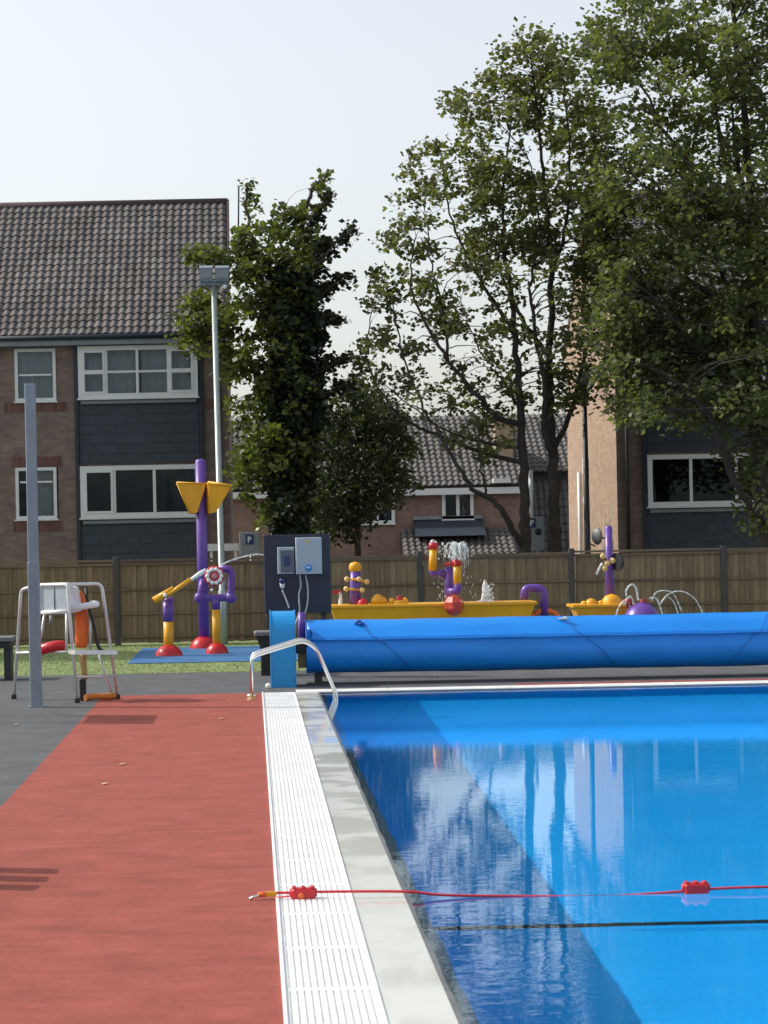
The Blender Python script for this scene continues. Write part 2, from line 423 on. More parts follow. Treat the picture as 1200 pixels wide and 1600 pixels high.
class MB:
    def __init__(self):
        self.v, self.f, self.s = [], [], []

    def add(self, vs, fs, smooth=False):
        b = len(self.v)
        self.v += [Vector(p) for p in vs]
        self.f += [tuple(b + i for i in q) for q in fs]
        self.s += [smooth] * len(fs)
        return self

    def box(self, a, b, bev=0.0):
        """axis box between corners a and b, optional chamfer of the upright and top edges"""
        x0, y0, z0 = (min(a[i], b[i]) for i in range(3)); x1, y1, z1 = (max(a[i], b[i]) for i in range(3))
        if bev <= 0:
            vs = [(x0, y0, z0), (x1, y0, z0), (x1, y1, z0), (x0, y1, z0), (x0, y0, z1), (x1, y0, z1), (x1, y1, z1), (x0, y1, z1)]
            return self.add(vs, [(0, 3, 2, 1), (4, 5, 6, 7), (0, 1, 5, 4), (1, 2, 6, 5), (2, 3, 7, 6), (3, 0, 4, 7)])
        c = bev

        def ring(z, ins):
            k = c + ins
            return [(x0 + k, y0 + ins, z), (x1 - k, y0 + ins, z), (x1 - ins, y0 + k, z), (x1 - ins, y1 - k, z), (x1 - k, y1 - ins, z), (x0 + k, y1 - ins, z), (x0 + ins, y1 - k, z), (x0 + ins, y0 + k, z)]
        vs = ring(z0, 0) + ring(z1 - c, 0) + ring(z1, c * .7)
        fs = [tuple(range(7, -1, -1)), tuple(range(16, 24))]
        for r in (0, 8):
            for i in range(8):
                j = (i + 1) % 8
                fs.append((r + i, r + j, r + 8 + j, r + 8 + i))
        return self.add(vs, fs)

    def obox(self, c, ax, ay, az):
        """oriented box: centre and three half-axis vectors"""
        c, ax, ay, az = map(Vector, (c, ax, ay, az))
        vs = [c + ax * sx + ay * sy + az * sz for sz in (-1, 1) for sy in (-1, 1) for sx in (-1, 1)]
        return self.add(vs, [(0, 2, 3, 1), (4, 5, 7, 6), (0, 1, 5, 4), (1, 3, 7, 5), (3, 2, 6, 7), (2, 0, 4, 6)])

    def tube(self, pts, r, seg=10, cap=True, smooth=True):
        pts = [Vector(p) for p in pts]
        n = len(pts)
        rs = r if isinstance(r, (list, tuple)) else [r] * n
        vs, fs = [], []
        prev = None
        for i, p in enumerate(pts):
            t = (pts[min(i + 1, n - 1)] - pts[max(i - 1, 0)])
            if t.length < 1e-9:
                t = Vector((0, 0, 1))
            t.normalize()
            if prev is None:
                a = Vector((0, 0, 1)) if abs(t.z) < .9 else Vector((1, 0, 0))
                u = t.cross(a).normalized()
            else:
                u = (prev - t * prev.dot(t))
                u = u.normalized() if u.length > 1e-6 else t.orthogonal().normalized()
            prev = u
            w_ = t.cross(u)
            for k in range(seg):
                an = 2 * math.pi * k / seg
                vs.append(p + (u * math.cos(an) + w_ * math.sin(an)) * rs[i])
        for i in range(n - 1):
            for k in range(seg):
                k2 = (k + 1) % seg
                fs.append((i * seg + k, i * seg + k2, (i + 1) * seg + k2, (i + 1) * seg + k))
        self.add(vs, fs, smooth)
        if cap:
            b = len(self.v) - len(vs)
            self.f.append(tuple(b + k for k in range(seg - 1, -1, -1))); self.s.append(False)
            self.f.append(tuple(b + (n - 1) * seg + k for k in range(seg))); self.s.append(False)
        return self

    def lathe(self, c, prof, seg=20, axis='Z', smooth=True):
        """prof: (radius, height) pairs, closed at the ends when radius is 0"""
        c = Vector(c)
        vs, fs = [], []
        for (r, h) in prof:
            for k in range(seg):
                an = 2 * math.pi * k / seg
                p = (r * math.cos(an), r * math.sin(an), h)
                if axis == 'Y':
                    p = (p[0], -p[2], p[1])
                elif axis == 'X':
                    p = (p[2], p[0], p[1])
                vs.append(c + Vector(p))
        for i in range(len(prof) - 1):
            for k in range(seg):
                k2 = (k + 1) % seg
                fs.append((i * seg + k, i * seg + k2, (i + 1) * seg + k2, (i + 1) * seg + k))
        return self.add(vs, fs, smooth)

    def sphere(self, c, r, seg=16, rings=10, sx=1, sy=1, sz=1):
        c = Vector(c)
        vs, fs = [], []
        for i in range(rings + 1):
            th = math.pi * i / rings
            for k in range(seg):
                an = 2 * math.pi * k / seg
                vs.append(c + Vector((r * sx * math.sin(th) * math.cos(an), r * sy * math.sin(th) * math.sin(an), r * sz * math.cos(th))))
        for i in range(rings):
            for k in range(seg):
                k2 = (k + 1) % seg
                fs.append((i * seg + k, (i + 1) * seg + k, (i + 1) * seg + k2, i * seg + k2))
        return self.add(vs, fs, True)

    def prism(self, poly, off):
        """polygon of 3-D points pushed along off"""
        n = len(poly)
        off = Vector(off)
        vs = [Vector(p) for p in poly] + [Vector(p) + off for p in poly]
        fs = [tuple(range(n)), tuple(range(2 * n - 1, n - 1, -1))]
        for i in range(n):
            j = (i + 1) % n
            fs.append((i, n + i, n + j, j))
        return self.add(vs, fs)

    def mesh(self, name, mat, off=(0, 0, 0)):
        me = bpy.data.meshes.new(name)
        off = Vector(off)
        me.from_pydata([tuple(p - off) for p in self.v], [], self.f)
        me.polygons.foreach_set('use_smooth', self.s)
        me.materials.append(mat)
        me.update()
        return me

    def build(self, name, mat, parent=None, world=True, label=None):
        off = wloc(parent) if (parent is not None and world) else Vector((0, 0, 0))
        me = self.mesh(name, mat, off)
        import bmesh
        bm = bmesh.new(); bm.from_mesh(me)
        bmesh.ops.recalc_face_normals(bm, faces=bm.faces)
        bm.to_mesh(me); bm.free()
        o = bpy.data.objects.new(name, me)
        COL.objects.link(o)
        if parent is not None:
            o.parent = parent
        if label:
            o['label'] = label
        return o


def thing(name, label, cat, loc=(0, 0, 0), group=None):
    o = bpy.data.objects.new(name, None)
    o.empty_display_size = .2
    COL.objects.link(o)
    o.location = loc
    o['label'] = label; o['category'] = cat
    if group:
        o['group'] = group
    return o


def tag(o, label, cat, group=None, kind=None):
    o['label'] = label; o['category'] = cat
    if group:
        o['group'] = group
    if kind:
        o['kind'] = kind
    return o


def setting(o, kind='structure'):
    o['kind'] = kind
    return o


def inst(name, me, parent, loc, rot=(0, 0, 0), scale=None):
    o = bpy.data.objects.new(name, me)
    COL.objects.link(o)
    o.parent = parent
    o.location = loc
    o.rotation_euler = rot
    if scale:
        o.scale = scale
    return o


def sheet(name, x0, y0, x1, y1, z, mat, nx=1, ny=1):
    m = MB()
    vs = [(x0 + (x1 - x0) * i / nx, y0 + (y1 - y0) * j / ny, z) for j in range(ny + 1) for i in range(nx + 1)]
    fs = [(j * (nx + 1) + i, j * (nx + 1) + i + 1, (j + 1) * (nx + 1) + i + 1, (j + 1) * (nx + 1) + i) for j in range(ny) for i in range(nx)]
    m.add(vs, fs)
    return m.build(name, mat)


def smoothpath(pts, n=6):
    pts = [Vector(p) for p in pts]
    if len(pts) < 3:
        return pts
    out = []
    P = [pts[0]] + pts + [pts[-1]]
    for i in range(1, len(P) - 2):
        for k in range(n):
            t = k / n
            a, b, c, d = P[i - 1], P[i], P[i + 1], P[i + 2]
            out.append(.5 * ((2 * b) + (c - a) * t + (2 * a - 5 * b + 4 * c - d) * t * t + (3 * b - a - 3 * c + d) * t ** 3))
    out.append(pts[-1])
    return out


def bent(pts, r=.05, n=5):
    """polyline with rounded corners"""
    pts = [Vector(p) for p in pts]
    out = [pts[0]]
    for i in range(1, len(pts) - 1):
        a, b, c = pts[i - 1], pts[i], pts[i + 1]
        d1, d2 = (a - b), (c - b)
        k = min(r, d1.length * .45, d2.length * .45)
        p, q = b + d1.normalized() * k, b + d2.normalized() * k
        for j in range(n + 1):
            t = j / n
            out.append(p * (1 - t) ** 2 + b * 2 * t * (1 - t) + q * t * t)
    out.append(pts[-1])
    return out


# ------------------------------------------------------------------ THE SETTING: ground, decks, pool
PX0, PX1, PY0, PY1 = .806, 10.8, 3.0, 28.85       # pool edges
GX0, GX1 = .097, .508                             # grating
DEEP = 2.6
WZ = -.012

gm = MB()                                          # ground with a hole where the pool is


def rect(m, x0, y0, x1, y1, z):
    m.add([(x0, y0, z), (x1, y0, z), (x1, y1, z), (x0, y1, z)], [(0, 1, 2, 3)])


gz = -.03
BX = 1500
rect(gm, -BX, -BX, GX0, BX, gz)
rect(gm, PX1 + .3, -BX, BX, BX, gz)
rect(gm, GX0, PY1 + .3, PX1 + .3, BX, gz)
rect(gm, GX0, -BX, PX1 + .3, PY0 - .3, gz)
setting(gm.build('ground', EARTH))

setting(sheet('red_path', -1.93, -3, GX0, 28.98, 0.0, RED_DECK))
setting(sheet('grey_deck', -16, -3, -1.93, 33.6, 0.0, GREY_DECK))
d2 = MB()
rect(d2, -1.93, 28.98, 14, 33.6, 0)
setting(d2.build('grey_deck', GREY_DECK))
setting(sheet('red_path', 3.4, 29.46, 14, 29.75, .004, RED_DECK))
setting(sheet('lawn', -16, 33.6, 14, 43.5, 0.002, GRASS_BASE))
setting(sheet('blue_play_surface', -2.02, 36.2, 12, 41.2, .012, PAD_BLUE))

# grass blades
gb = []
N = 26000
xs = rng.uniform(-6, 1.6, N); ys = rng.uniform(33.55, 42.6, N)
keep = ~((xs > -2.04) & (ys > 36.15) & (ys < 41.25))
xs, ys = xs[keep], ys[keep]
n = len(xs)
an = rng.uniform(0, math.pi, n); h = rng.uniform(.008, .02, n); wd = rng.uniform(.006, .012, n)
lx, ly = rng.normal(0, .015, n), rng.normal(0, .015, n)
V = np.zeros((n, 3, 3))
V[:, 0] = np.c_[xs - np.cos(an) * wd, ys - np.sin(an) * wd, np.zeros(n)]
V[:, 1] = np.c_[xs + np.cos(an) * wd, ys + np.sin(an) * wd, np.zeros(n)]
V[:, 2] = np.c_[xs + lx, ys + ly, h]


def np_mesh(name, V, mat):
    """V: (n, k, 3) loose polygons"""
    n, k, _ = V.shape
    me = bpy.data.meshes.new(name)
    me.vertices.add(n * k); me.vertices.foreach_set('co', V.reshape(-1).astype(np.float32))
    me.loops.add(n * k); me.loops.foreach_set('vertex_index', np.arange(n * k, dtype=np.int32))
    me.polygons.add(n); me.polygons.foreach_set('loop_start', np.arange(n, dtype=np.int32) * k)
    me.materials.append(mat)
    me.update(calc_edges=True)
    return me


go = bpy.data.objects.new('grass', np_mesh('grass', V, GRASS)); COL.objects.link(go)
setting(go, 'stuff')

# pool basin
pf = MB()


def depth(y):
    return .84 + (y - 10) * .0178


ylist = [PY0, 8, 13, 18, 23, PY1]
for a, b in zip(ylist[:-1], ylist[1:]):
    pf.add([(PX0, a, -depth(a)), (PX1, a, -depth(a)), (PX1, b, -depth(b)), (PX0, b, -depth(b))], [(0, 1, 2, 3)])
    for X in (PX0, PX1):
        pf.add([(X, a, -depth(a)), (X, b, -depth(b)), (X, b, -.1), (X, a, -.1)], [(0, 1, 2, 3)])
for Y in (PY0, PY1):
    pf.add([(PX0, Y, -depth(Y)), (PX1, Y, -depth(Y)), (PX1, Y, -.1), (PX0, Y, -.1)], [(0, 1, 2, 3)])
floor = setting(pf.build('pool_floor', POOL_BLUE))
ln = MB()
ln.box((PX0 + .001, 12.44, -depth(12.49)), (PX1 - .001, 12.54, -depth(12.49) + .008))
line = setting(ln.build('pool_floor_line', BLACK_TILE))

# stone rim: rounded nosing that dips under the water at the left edge, upright at the far edge
rm = MB()
prof = [(PX0 - .002, -.001), (PX0 + .012, -.006), (PX0 + .04, -.018), (PX0 + .085, -.04), (PX0 + .095, -.1), (PX0 + .0, -.1)]
ny = 60
vs, fs = [], []
for j in range(ny + 1):
    y = PY0 + (PY1 - PY0) * j / ny
    for (x, z) in prof:
        k = .006 * math.sin(j * 2.1) + random.uniform(-.006, .006)
        vs.append((x + (k if x > PX0 + .02 else 0), y, z))
P = len(prof)
for j in range(ny):
    for i in range(P - 1):
        fs.append((j * P + i, j * P + i + 1, (j + 1) * P + i + 1, (j + 1) * P + i))
rm.add(vs, fs, True)
setting(rm.build('pool_rim', POOL_RIM))
rm = MB()
rm.box((PX0, PY1 - .02, -.1), (PX1, PY1 + .02, .002))
rm.box((PX1 - .02, PY0, -.1), (PX1 + .3, PY1, .02))
rm.box((PX0 - .3, PY0 - .3, -.1), (PX1 + .3, PY0, .02))
setting(rm.build('pool_rim', POOL_RIM))
cp = MB()
x = PX0 - .28
while x < PX1 + .3:                                # far coping slabs
    cp.box((x + .004, PY1 + .021, -.05), (min(x + 1.2, PX1 + .3) - .004, PY1 + .46, .010), .005)
    x += 1.2
setting(cp.build('pool_coping', COPING))
# wet overflow edge and gutter
wd_ = MB()
wd_.box((GX1 + .004, PY0, -.2), (PX0 - .002, PY1 + .02, -.002))
wet = setting(wd_.build('wet_pool_edge', WET))
gu = MB()
gu.box((GX0, PY0, -.2), (GX1 + .004, PY1 + .13, -.007))
gu.box((GX0 - .004, PY0, -.2), (GX0 + .012, PY1 + .13, .014))
gu.box((GX1 - .004, PY0, -.2), (GX1 + .008, PY1 + .02, .008))
setting(gu.build('overflow_gutter', GUTTER))

wt = sheet('pool_water', PX0 + .002, PY0 + .002, PX1 - .002, PY1 - .021, WZ, WATER, 6, 12)
setting(wt)
for o, nm in ((wt, 'is_caustics_caster'), (floor, 'is_caustics_receiver'), (line, 'is_caustics_receiver')):
    try:
        setattr(o.cycles, nm, True)
    except Exception as e:
        print('caustics', e)
wt.data.flip_normals() if wt.data.polygons[0].normal.z < 0 else None
for p in wt.data.polygons:
    p.use_smooth = True

# grating panels: ribs running along the pool, cross bars underneath, a solid band at each joint
gr = thing('overflow_grating', 'long white ribbed plastic grating between the red path and the wet pool edge', 'grating', (GX0, PY0, 0))
gp = MB()
GW = GX1 - GX0 - .016
L = 1.0
nr = 13
for i in range(nr):
    x = .008 + .008 + (GW - .016) * i / (nr - 1)
    gp.box((x - .0122, .035, -.012), (x + .0122, L - .035, .002 + random.uniform(0, .001)))
for yy in (0.004, L - .034):
    gp.box((.008, yy, -.012), (.008 + GW, yy + .03, .001))
for k in range(1, 6):
    yy = k * L / 6
    gp.box((.010, yy - .008, -.012), (.006 + GW, yy + .008, -.006))
me = gp.mesh('grating_panel', GRATE)
k = 0
y = 0.0
while PY0 + y < PY1 + .1:
    inst('grating_panel', me, gr, (0, y, random.uniform(0, .0015)))
    y += L

# ------------------------------------------------------------------ fence
FD = 42.7
fence = thing('timber_fence', 'long brown timber board fence with dark posts behind the play area', 'fence', (0, FD, 0))
posts = [-5.40 + 2.852 * i for i in range(-1, 7)]
pb = MB().box((-.055, -.06, 0), (.055, .06, 1.66), .012)
pmesh = pb.mesh('post', POST_DARK)
for x in posts:
    inst('post', pmesh, fence, (x, -.02, random.uniform(-.02, .02)), (0, random.uniform(-.006, .006), random.uniform(-.05, .05)))
BW = .105
bm_ = MB()
bm_.add([(-BW / 2, -.004, 0), (BW / 2, -.016, 0), (BW / 2, .004, 0), (-BW / 2, .004, 0), (-BW / 2, -.004, 1.5), (BW / 2, -.016, 1.5), (BW / 2, .004, 1.5), (-BW / 2, .004, 1.5)],
        [(0, 3, 2, 1), (4, 5, 6, 7), (0, 1, 5, 4), (1, 2, 6, 5), (2, 3, 7, 6), (3, 0, 4, 7)])
bmesh_board = bm_.mesh('board', WOOD)
cnt = 0
for a, b in zip(posts[:-1], posts[1:]):
    nb = 27
    pitch = (b - a - .13) / nb
    for i in range(nb):
        inst('board', bmesh_board, fence, (a + .065 + pitch * (i + .5), random.uniform(-.005, .005), .04 + random.uniform(-.012, .012)),
             (random.uniform(-.004, .004), random.uniform(-.006, .006), random.uniform(-.03, .03)))
        cnt += 1
    for z, hh in ((.14, .045), (.56, .04), (1.02, .04), (1.50, .05)):
        m = MB()
        m.box((-(b - a) / 2 + .056, -.05, 0), ((b - a) / 2 - .056, -.022, hh))
        inst('rail', m.mesh('rail', WOOD_RAIL), fence, ((a + b) / 2, 0, z + random.uniform(-.01, .01)))
    m = MB()
    m.box((-(b - a) / 2 + .056, -.055, 1.56), ((b - a) / 2 - .056, .02, 1.60))
    inst('top_rail', m.mesh('top_rail', WOOD_RAIL), fence, ((a + b) / 2, 0, random.uniform(-.012, .012)))


# ------------------------------------------------------------------ houses
def tile_mesh(wd_, ln_, rolls=2, hgt=.040):
    m = MB()
    npt = 6 * rolls + 1
    top, bot = [], []
    for i in range(npt):
        t = i / (npt - 1) * rolls
        x = -wd_ / 2 + wd_ * i / (npt - 1)
        z = hgt * max(0, math.sin(math.pi * (t % 1.0))) ** 1.9 if i < npt - 1 else 0
        top.append((x, z))
    vs = [(x, 0, z + .028) for x, z in top] + [(x, ln_, z) for x, z in top] + [(x, 0, z * .35) for x, z in top]
    fs = []
    for i in range(npt - 1):
        fs.append((i, i + 1, npt + i + 1, npt + i))
        fs.append((2 * npt + i, 2 * npt + i + 1, i + 1, i))
    m.add(vs, fs)
    return m


TILE_ME = tile_mesh(.34, .40).mesh('roof_tile', TILE)


def window(house, x0, x1, z0, z1, y, cols, rows, proj, curtain, name='window', frame=.07, mull=.05, sub=()):
    """white window box standing proud of the facade; panes, blind and dark room as sub-parts. y is the facade plane; it looks to -Y"""
    yf = y - proj
    m = MB()
    m.box((x0, yf, z0), (x0 + frame, y + .05, z1)); m.box((x1 - frame, yf, z0), (x1, y + .05, z1))
    m.box((x0 + frame, yf, z1 - frame), (x1 - frame, y + .05, z1)); m.box((x0 + frame, yf, z0), (x1 - frame, y + .05, z0 + frame))
    m.box((x0 - .03, yf - .03, z0 - .035), (x1 + .03, y + .02, z0 - .002))
    X = [x0 + frame] + [x0 + (x1 - x0) * c for c in cols] + [x1 - frame]
    Z = [z0 + frame] + [z0 + (z1 - z0) * c for c in rows] + [z1 - frame]
    for c in X[1:-1]:
        m.box((c - mull / 2, yf + .012, z0 + frame), (c + mull / 2, yf + .07, z1 - frame))
    for c in Z[1:-1]:
        for a, b in zip(X[:-1], X[1:]):
            m.box((a + mull / 2, yf + .016, c - mull * .4), (b - mull / 2, yf + .06, c + mull * .4))
    for (i, j) in sub:                             # opening casements with a second inner frame
        a, b = X[i] + (mull / 2 if i else 0), X[i + 1] - (mull / 2 if i + 2 < len(X) else 0)
        c, d = Z[j], Z[j + 1]
        t = .045
        m.box((a, yf - .012, c), (a + t, yf + .03, d)); m.box((b - t, yf - .012, c), (b, yf + .03, d))
        m.box((a + t, yf - .012, c), (b - t, yf + .03, c + t)); m.box((a + t, yf - .012, d - t), (b - t, yf + .03, d))
    wo = m.build(name, PVC, house)
    for a, b in zip(X[:-1], X[1:]):
        for c, d in zip(Z[:-1], Z[1:]):
            MB().box((a, yf + .035, c), (b, yf + .043, d)).build('pane', GLASS, wo)
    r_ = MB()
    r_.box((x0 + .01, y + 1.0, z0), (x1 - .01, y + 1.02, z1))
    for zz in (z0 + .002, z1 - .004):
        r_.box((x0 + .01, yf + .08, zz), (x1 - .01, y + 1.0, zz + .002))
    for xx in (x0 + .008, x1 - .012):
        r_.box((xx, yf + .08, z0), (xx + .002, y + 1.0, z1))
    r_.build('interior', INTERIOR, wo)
    if curtain:
        cm = MB()
        nn = int((x1 - x0) / .03)
        vs, fs = [], []
        for i in range(nn + 1):
            xx = x0 + frame + (x1 - x0 - 2 * frame) * i / nn
            yy = y + .12 + .018 * math.sin(i * 1.1) + .012 * math.sin(i * .37)
            vs += [(xx, yy, z0 + frame * .5), (xx, yy, z1 - .02)]
        gaps = curtain if isinstance(curtain, (list, tuple)) else ()
        for i in range(nn):
            t = (i + .5) / nn
            if any(g0 < t < g1 for g0, g1 in gaps):
                continue
            fs.append((2 * i, 2 * i + 2, 2 * i + 3, 2 * i + 1))
        cm.add(vs, fs, True)
        cm.build('curtain', CURTAIN, wo)
    return wo


def cladding(house, x0, x1, z0, z1, y, rows=7):
    hgt = (z1 - z0) / rows
    wd_ = .42
    for r in range(rows):
        x = x0 + (0 if r % 2 else -wd_ / 2)
        while x < x1 - .01:
            a, b = max(x, x0) + .004, min(x + wd_, x1) - .004
            if b - a > .03:
                m = MB()
                k = random.uniform(0, .006)
                w2, h2 = (b - a) / 2, hgt * 1.08
                m.add([(-w2, -.016 - k, 0), (w2, -.016 - k, 0), (w2, 0, 0), (-w2, 0, 0), (-w2, -.004, h2), (w2, -.004, h2), (w2, .004, h2), (-w2, .004, h2)],
                      [(0, 3, 2, 1), (4, 5, 6, 7), (0, 1, 5, 4), (1, 2, 6, 5), (2, 3, 7, 6), (3, 0, 4, 7)])
                inst('cladding_slate', m.mesh('cladding_slate', SLATE), house, ((a + b) / 2 - house.location.x, y - house.location.y, z0 + r * hgt - house.location.z))
            x += wd_


def soldier(house, x0, x1, z, y, hgt=.21):
    x = x0
    while x < x1 - .04:
        m = MB().box((0, -.014, 0), (.062, .03, hgt))
        inst('soldier_brick', m.mesh('soldier_brick', BRICK_RED), house, (x - house.location.x, y - house.location.y, z))
        x += .073


def block(name, label, x_end, sgn, length, D, brick_end, n_tiles_cols, group):
    """terrace of flats. x_end is the gable end that the photograph shows; sgn = direction the terrace runs from it"""
    h = thing(name, label, 'house', (x_end, D, 0), group)

    def X(s):
        return x_end + sgn * s

    def bx(m, s0, s1, y0, y1, z0, z1):
        m.box((X(s0), y0, z0), (X(s1), y1, z1))
        return m
    dep = 7.6
    ridge_y, ridge_z, eave_z = D + dep / 2, 9.82, 6.38
    bay0, bay1 = .64, 3.28
    sw0, sw1 = 3.76, 4.66
    wl = MB()                                       # facade with openings
    cuts = sorted([(bay0 + .1, bay1 - .1, 2.47, 3.60), (bay0 + .1, bay1 - .1, 5.08, 6.22), (sw0, sw1, 5.05, 6.2), (sw0, sw1, 2.47, 3.6)])
    sx = sorted({.0, length, *[c[0] for c in cuts], *[c[1] for c in cuts]})
    sz = sorted({-.05, eave_z, *[c[2] for c in cuts], *[c[3] for c in cuts]})
    for a, b in zip(sx[:-1], sx[1:]):
        for c, d in zip(sz[:-1], sz[1:]):
            mx_, mz_ = (a + b) / 2, (c + d) / 2
            if any(q[0] < mx_ < q[1] and q[2] < mz_ < q[3] for q in cuts):
                continue
            p = [(X(a), D, c), (X(b), D, c), (X(b), D, d), (X(a), D, d)]
            wl.add(p, [(0, 1, 2, 3)])
    wl.build('wall', BRICK, h)
    g = MB()                                        # gable end wall
    poly = [(X(0), D + .002, -.05), (X(0), D + dep, -.05), (X(0), D + dep, eave_z), (X(0), ridge_y, ridge_z - .12), (X(0), D + .002, eave_z)]
    g.prism(poly, (sgn * .2, 0, 0))
    g.build('gable_wall', brick_end, h)
    bk = MB()
    bk.box((X(.2), D + dep - .2, -.05), (X(length), D + dep, eave_z)); bk.box((X(length - .2), D + .01, -.05), (X(length), D + dep - .21, eave_z))
    bk.build('rear_wall', BRICK, h)
    # bay strip: navy posts, slate panels, flashings
    t = MB()
    bx(t, bay0 - .08, bay0 + .0, D - .10, D + .02, 0, eave_z - .12); bx(t, bay1 + .0, bay1 + .08, D - .10, D + .02, 0, eave_z - .12)
    t.build('bay_trim', NAVY, h)
    lo, hi = min(X(bay0), X(bay1)), max(X(bay0), X(bay1))
    for z0, z1, rr in ((3.66, 4.95, 6), (.0, 2.32, 11)):
        MB().box((lo + .01, D - .03, z0), (hi - .01, D - .012, z1 + .02)).build('bay_backing', NAVY, h)
        cladding(h, lo + .012, hi - .012, z0, z1, D - .03, rr)
    for z in (4.96, 2.34):
        MB().box((lo + .06, D - .12, z), (hi - .06, D - .01, z + .07)).build('flashing', LEAD, h)
    colsU = (.235, .495, .755); colsL = (.285, .62)
    if sgn > 0:
        colsL = (.36, .74)
    window(h, lo + .015, hi - .015, 5.08, 6.22, D, colsU, (.5,), .16, ((.47, .53),), frame=.10, mull=.06, sub=((0, 0), (0, 1), (3, 0), (3, 1)))
    window(h, lo + .015, hi - .015, 2.47, 3.60, D, colsL, (), .16, None, frame=.10, mull=.065, sub=((0, 0),) if sgn < 0 else ())
    a, b = min(X(sw0), X(sw1)), max(X(sw0), X(sw1))
    window(h, a, b, 5.05, 6.20, D, (), (.5,), .03, True)
    window(h, a - .03, b - .03, 2.47, 3.60, D, (), (.72,), .03, ((.0, .3),))
    for z in (4.82,):
        soldier(h, a - .25, b + .25, z, D)
    soldier(h, a - .1, b + .1, 3.62, D); soldier(h, a - .1, b + .1, 2.2, D)
    for s0, s1 in ((0.05, bay0 - .12),):
        soldier(h, min(X(s0), X(s1)), max(X(s0), X(s1)), 4.82, D)
    dp = MB()
    dp.tube([(X(.22), D - .06, 0), (X(.22), D - .06, eave_z - .1)], .04, 8)
    dp.build('downpipe', BLACKP, h)
    # eaves: fascia, gutter, soffit
    e = MB()
    bx(e, -.03, length, D - .32, D - .30, eave_z - .14, eave_z + .04)
    bx(e, -.03, length, D - .30, D + .02, eave_z - .14, eave_z - .12)
    e.build('fascia', LEAD, h)
    gt = MB()
    gt.tube([(X(-.05), D - .37, eave_z + .02), (X(length), D - .37, eave_z + .02)], .055, 8)
    gt.build('gutter', NAVY, h)
    # roof: deck, tiles, verge, ridge
    pitch = math.atan2(ridge_z - eave_z, ridge_y - (D - .3))
    sl = math.hypot(ridge_z - eave_z, ridge_y - (D - .3))
    rf = MB()
    y0, z0 = D - .3, eave_z + .04
    rf.prism([(X(-.02), y0, z0), (X(-.02), ridge_y, ridge_z + .0), (X(-.02), 2 * ridge_y - y0, z0), (X(-.02), 2 * ridge_y - y0 - .3, z0 - .04), (X(-.02), ridge_y, ridge_z - .14), (X(-.02), y0 + .3, z0 - .04)], (sgn * (length + .02), 0, 0))
    roof = rf.build('roof', RIDGE, h)
    rows = int(sl / .25)
    rest = MB()
    tm = tile_mesh(.34, .40)
    dy, dz = math.cos(pitch), math.sin(pitch)
    cols = int(length / .34)
    for c in range(cols):
        for r in range(rows):
            s = .17 + c * .34
            ty, tz = y0 + dy * (.0 + r * .25), z0 + dz * (r * .25) + .03
            tx = X(s) + random.uniform(-.006, .006)
            rot = pitch - .03 + random.uniform(-.012, .012)
            if c < n_tiles_cols:
                inst('roof_tile', TILE_ME, roof, (tx - x_end, ty - D, tz), (rot, random.uniform(-.012, .012), random.uniform(-.01, .01)))
            else:
                mt = Matrix.Translation((tx, ty, tz)) @ Matrix.Rotation(rot, 4, 'X')
                rest.add([mt @ p for p in tm.v], tm.f)
    if rest.v:
        ro = rest.build('roof_tiles', TILE, roof)
        ro['kind'] = 'stuff'
    rd = MB()
    rd.tube([(X(-.04), ridge_y, ridge_z + .05), (X(length), ridge_y, ridge_z + .05)], .11, 10)
    rd.build('ridge', RIDGE, roof)
    vg = MB()
    vg.obox((X(-.05), (y0 + ridge_y) / 2, (z0 + ridge_z) / 2 + .05), (.03, 0, 0), (0, dy * sl / 2, dz * sl / 2), (0, -dz * .07, dy * .07))
    vg.build('verge', RIDGE, roof)
    return h


lh = block('brick_house', 'brown brick flats with a pantiled roof, standing left behind the ivy covered tree', -.45, -1, 6.9, 49.7, BRICK, 14, 'blocks of brick flats')
rh = block('brick_house', 'brick flats with a sunlit tan gable wall, half hidden by the big right tree', 8.02, 1, 6.9, 49.7, BRICK_TAN, 14, 'blocks of brick flats')
ae = MB(); ae.tube([at(372, 420, 53.0), at(373, 290, 53.0)], .022, 6); ae.build('aerial', BARK, lh)
# bits on the right gable wall: white lights, pipe
x = 8.02
for px, py0, py1 in ((925, 716, 740), (926, 775, 785)):
    p0, p1 = at(px, py0, 53.9), at(px, py1, 53.9)
    m = MB(); m.box((x - .12, 53.8, p1.z), (x - .002, 54.0, p0.z)); m.build('wall_lamp', WHITEP, rh)
m = MB(); m.tube([(x - .06, 55.0, 0), (x - .06, 55.0, 3.4)], .045, 8); m.build('white_pipe', PVC, rh)

# middle house, further off
MD = 70.0
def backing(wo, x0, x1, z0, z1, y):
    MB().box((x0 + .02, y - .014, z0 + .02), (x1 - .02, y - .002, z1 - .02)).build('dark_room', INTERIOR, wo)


mh = thing('brick_house', 'small far brick house with white gabled window seen between the tree trunks', 'house', (5, MD, 0))
pl = at(345, 760, MD).x; pr = at(815, 760, MD).x
ez, rz = at(700, 762, MD).z, at(700, 652, MD + 4).z
m = MB(); m.box((pl, MD, -.05), (pr, MD + 8, ez)); m.build('wall', BRICK_MID, mh)
m = MB()
m.prism([(pl - .2, MD - .25, ez), (pl - .2, MD + 4, rz), (pl - .2, MD + 8.2, ez)], (pr - pl + .4, 0, 0))
mroof = m.build('roof', RIDGE, mh)
pit = math.atan2(rz - ez, 4.25)
sl = math.hypot(rz - ez, 4.25)


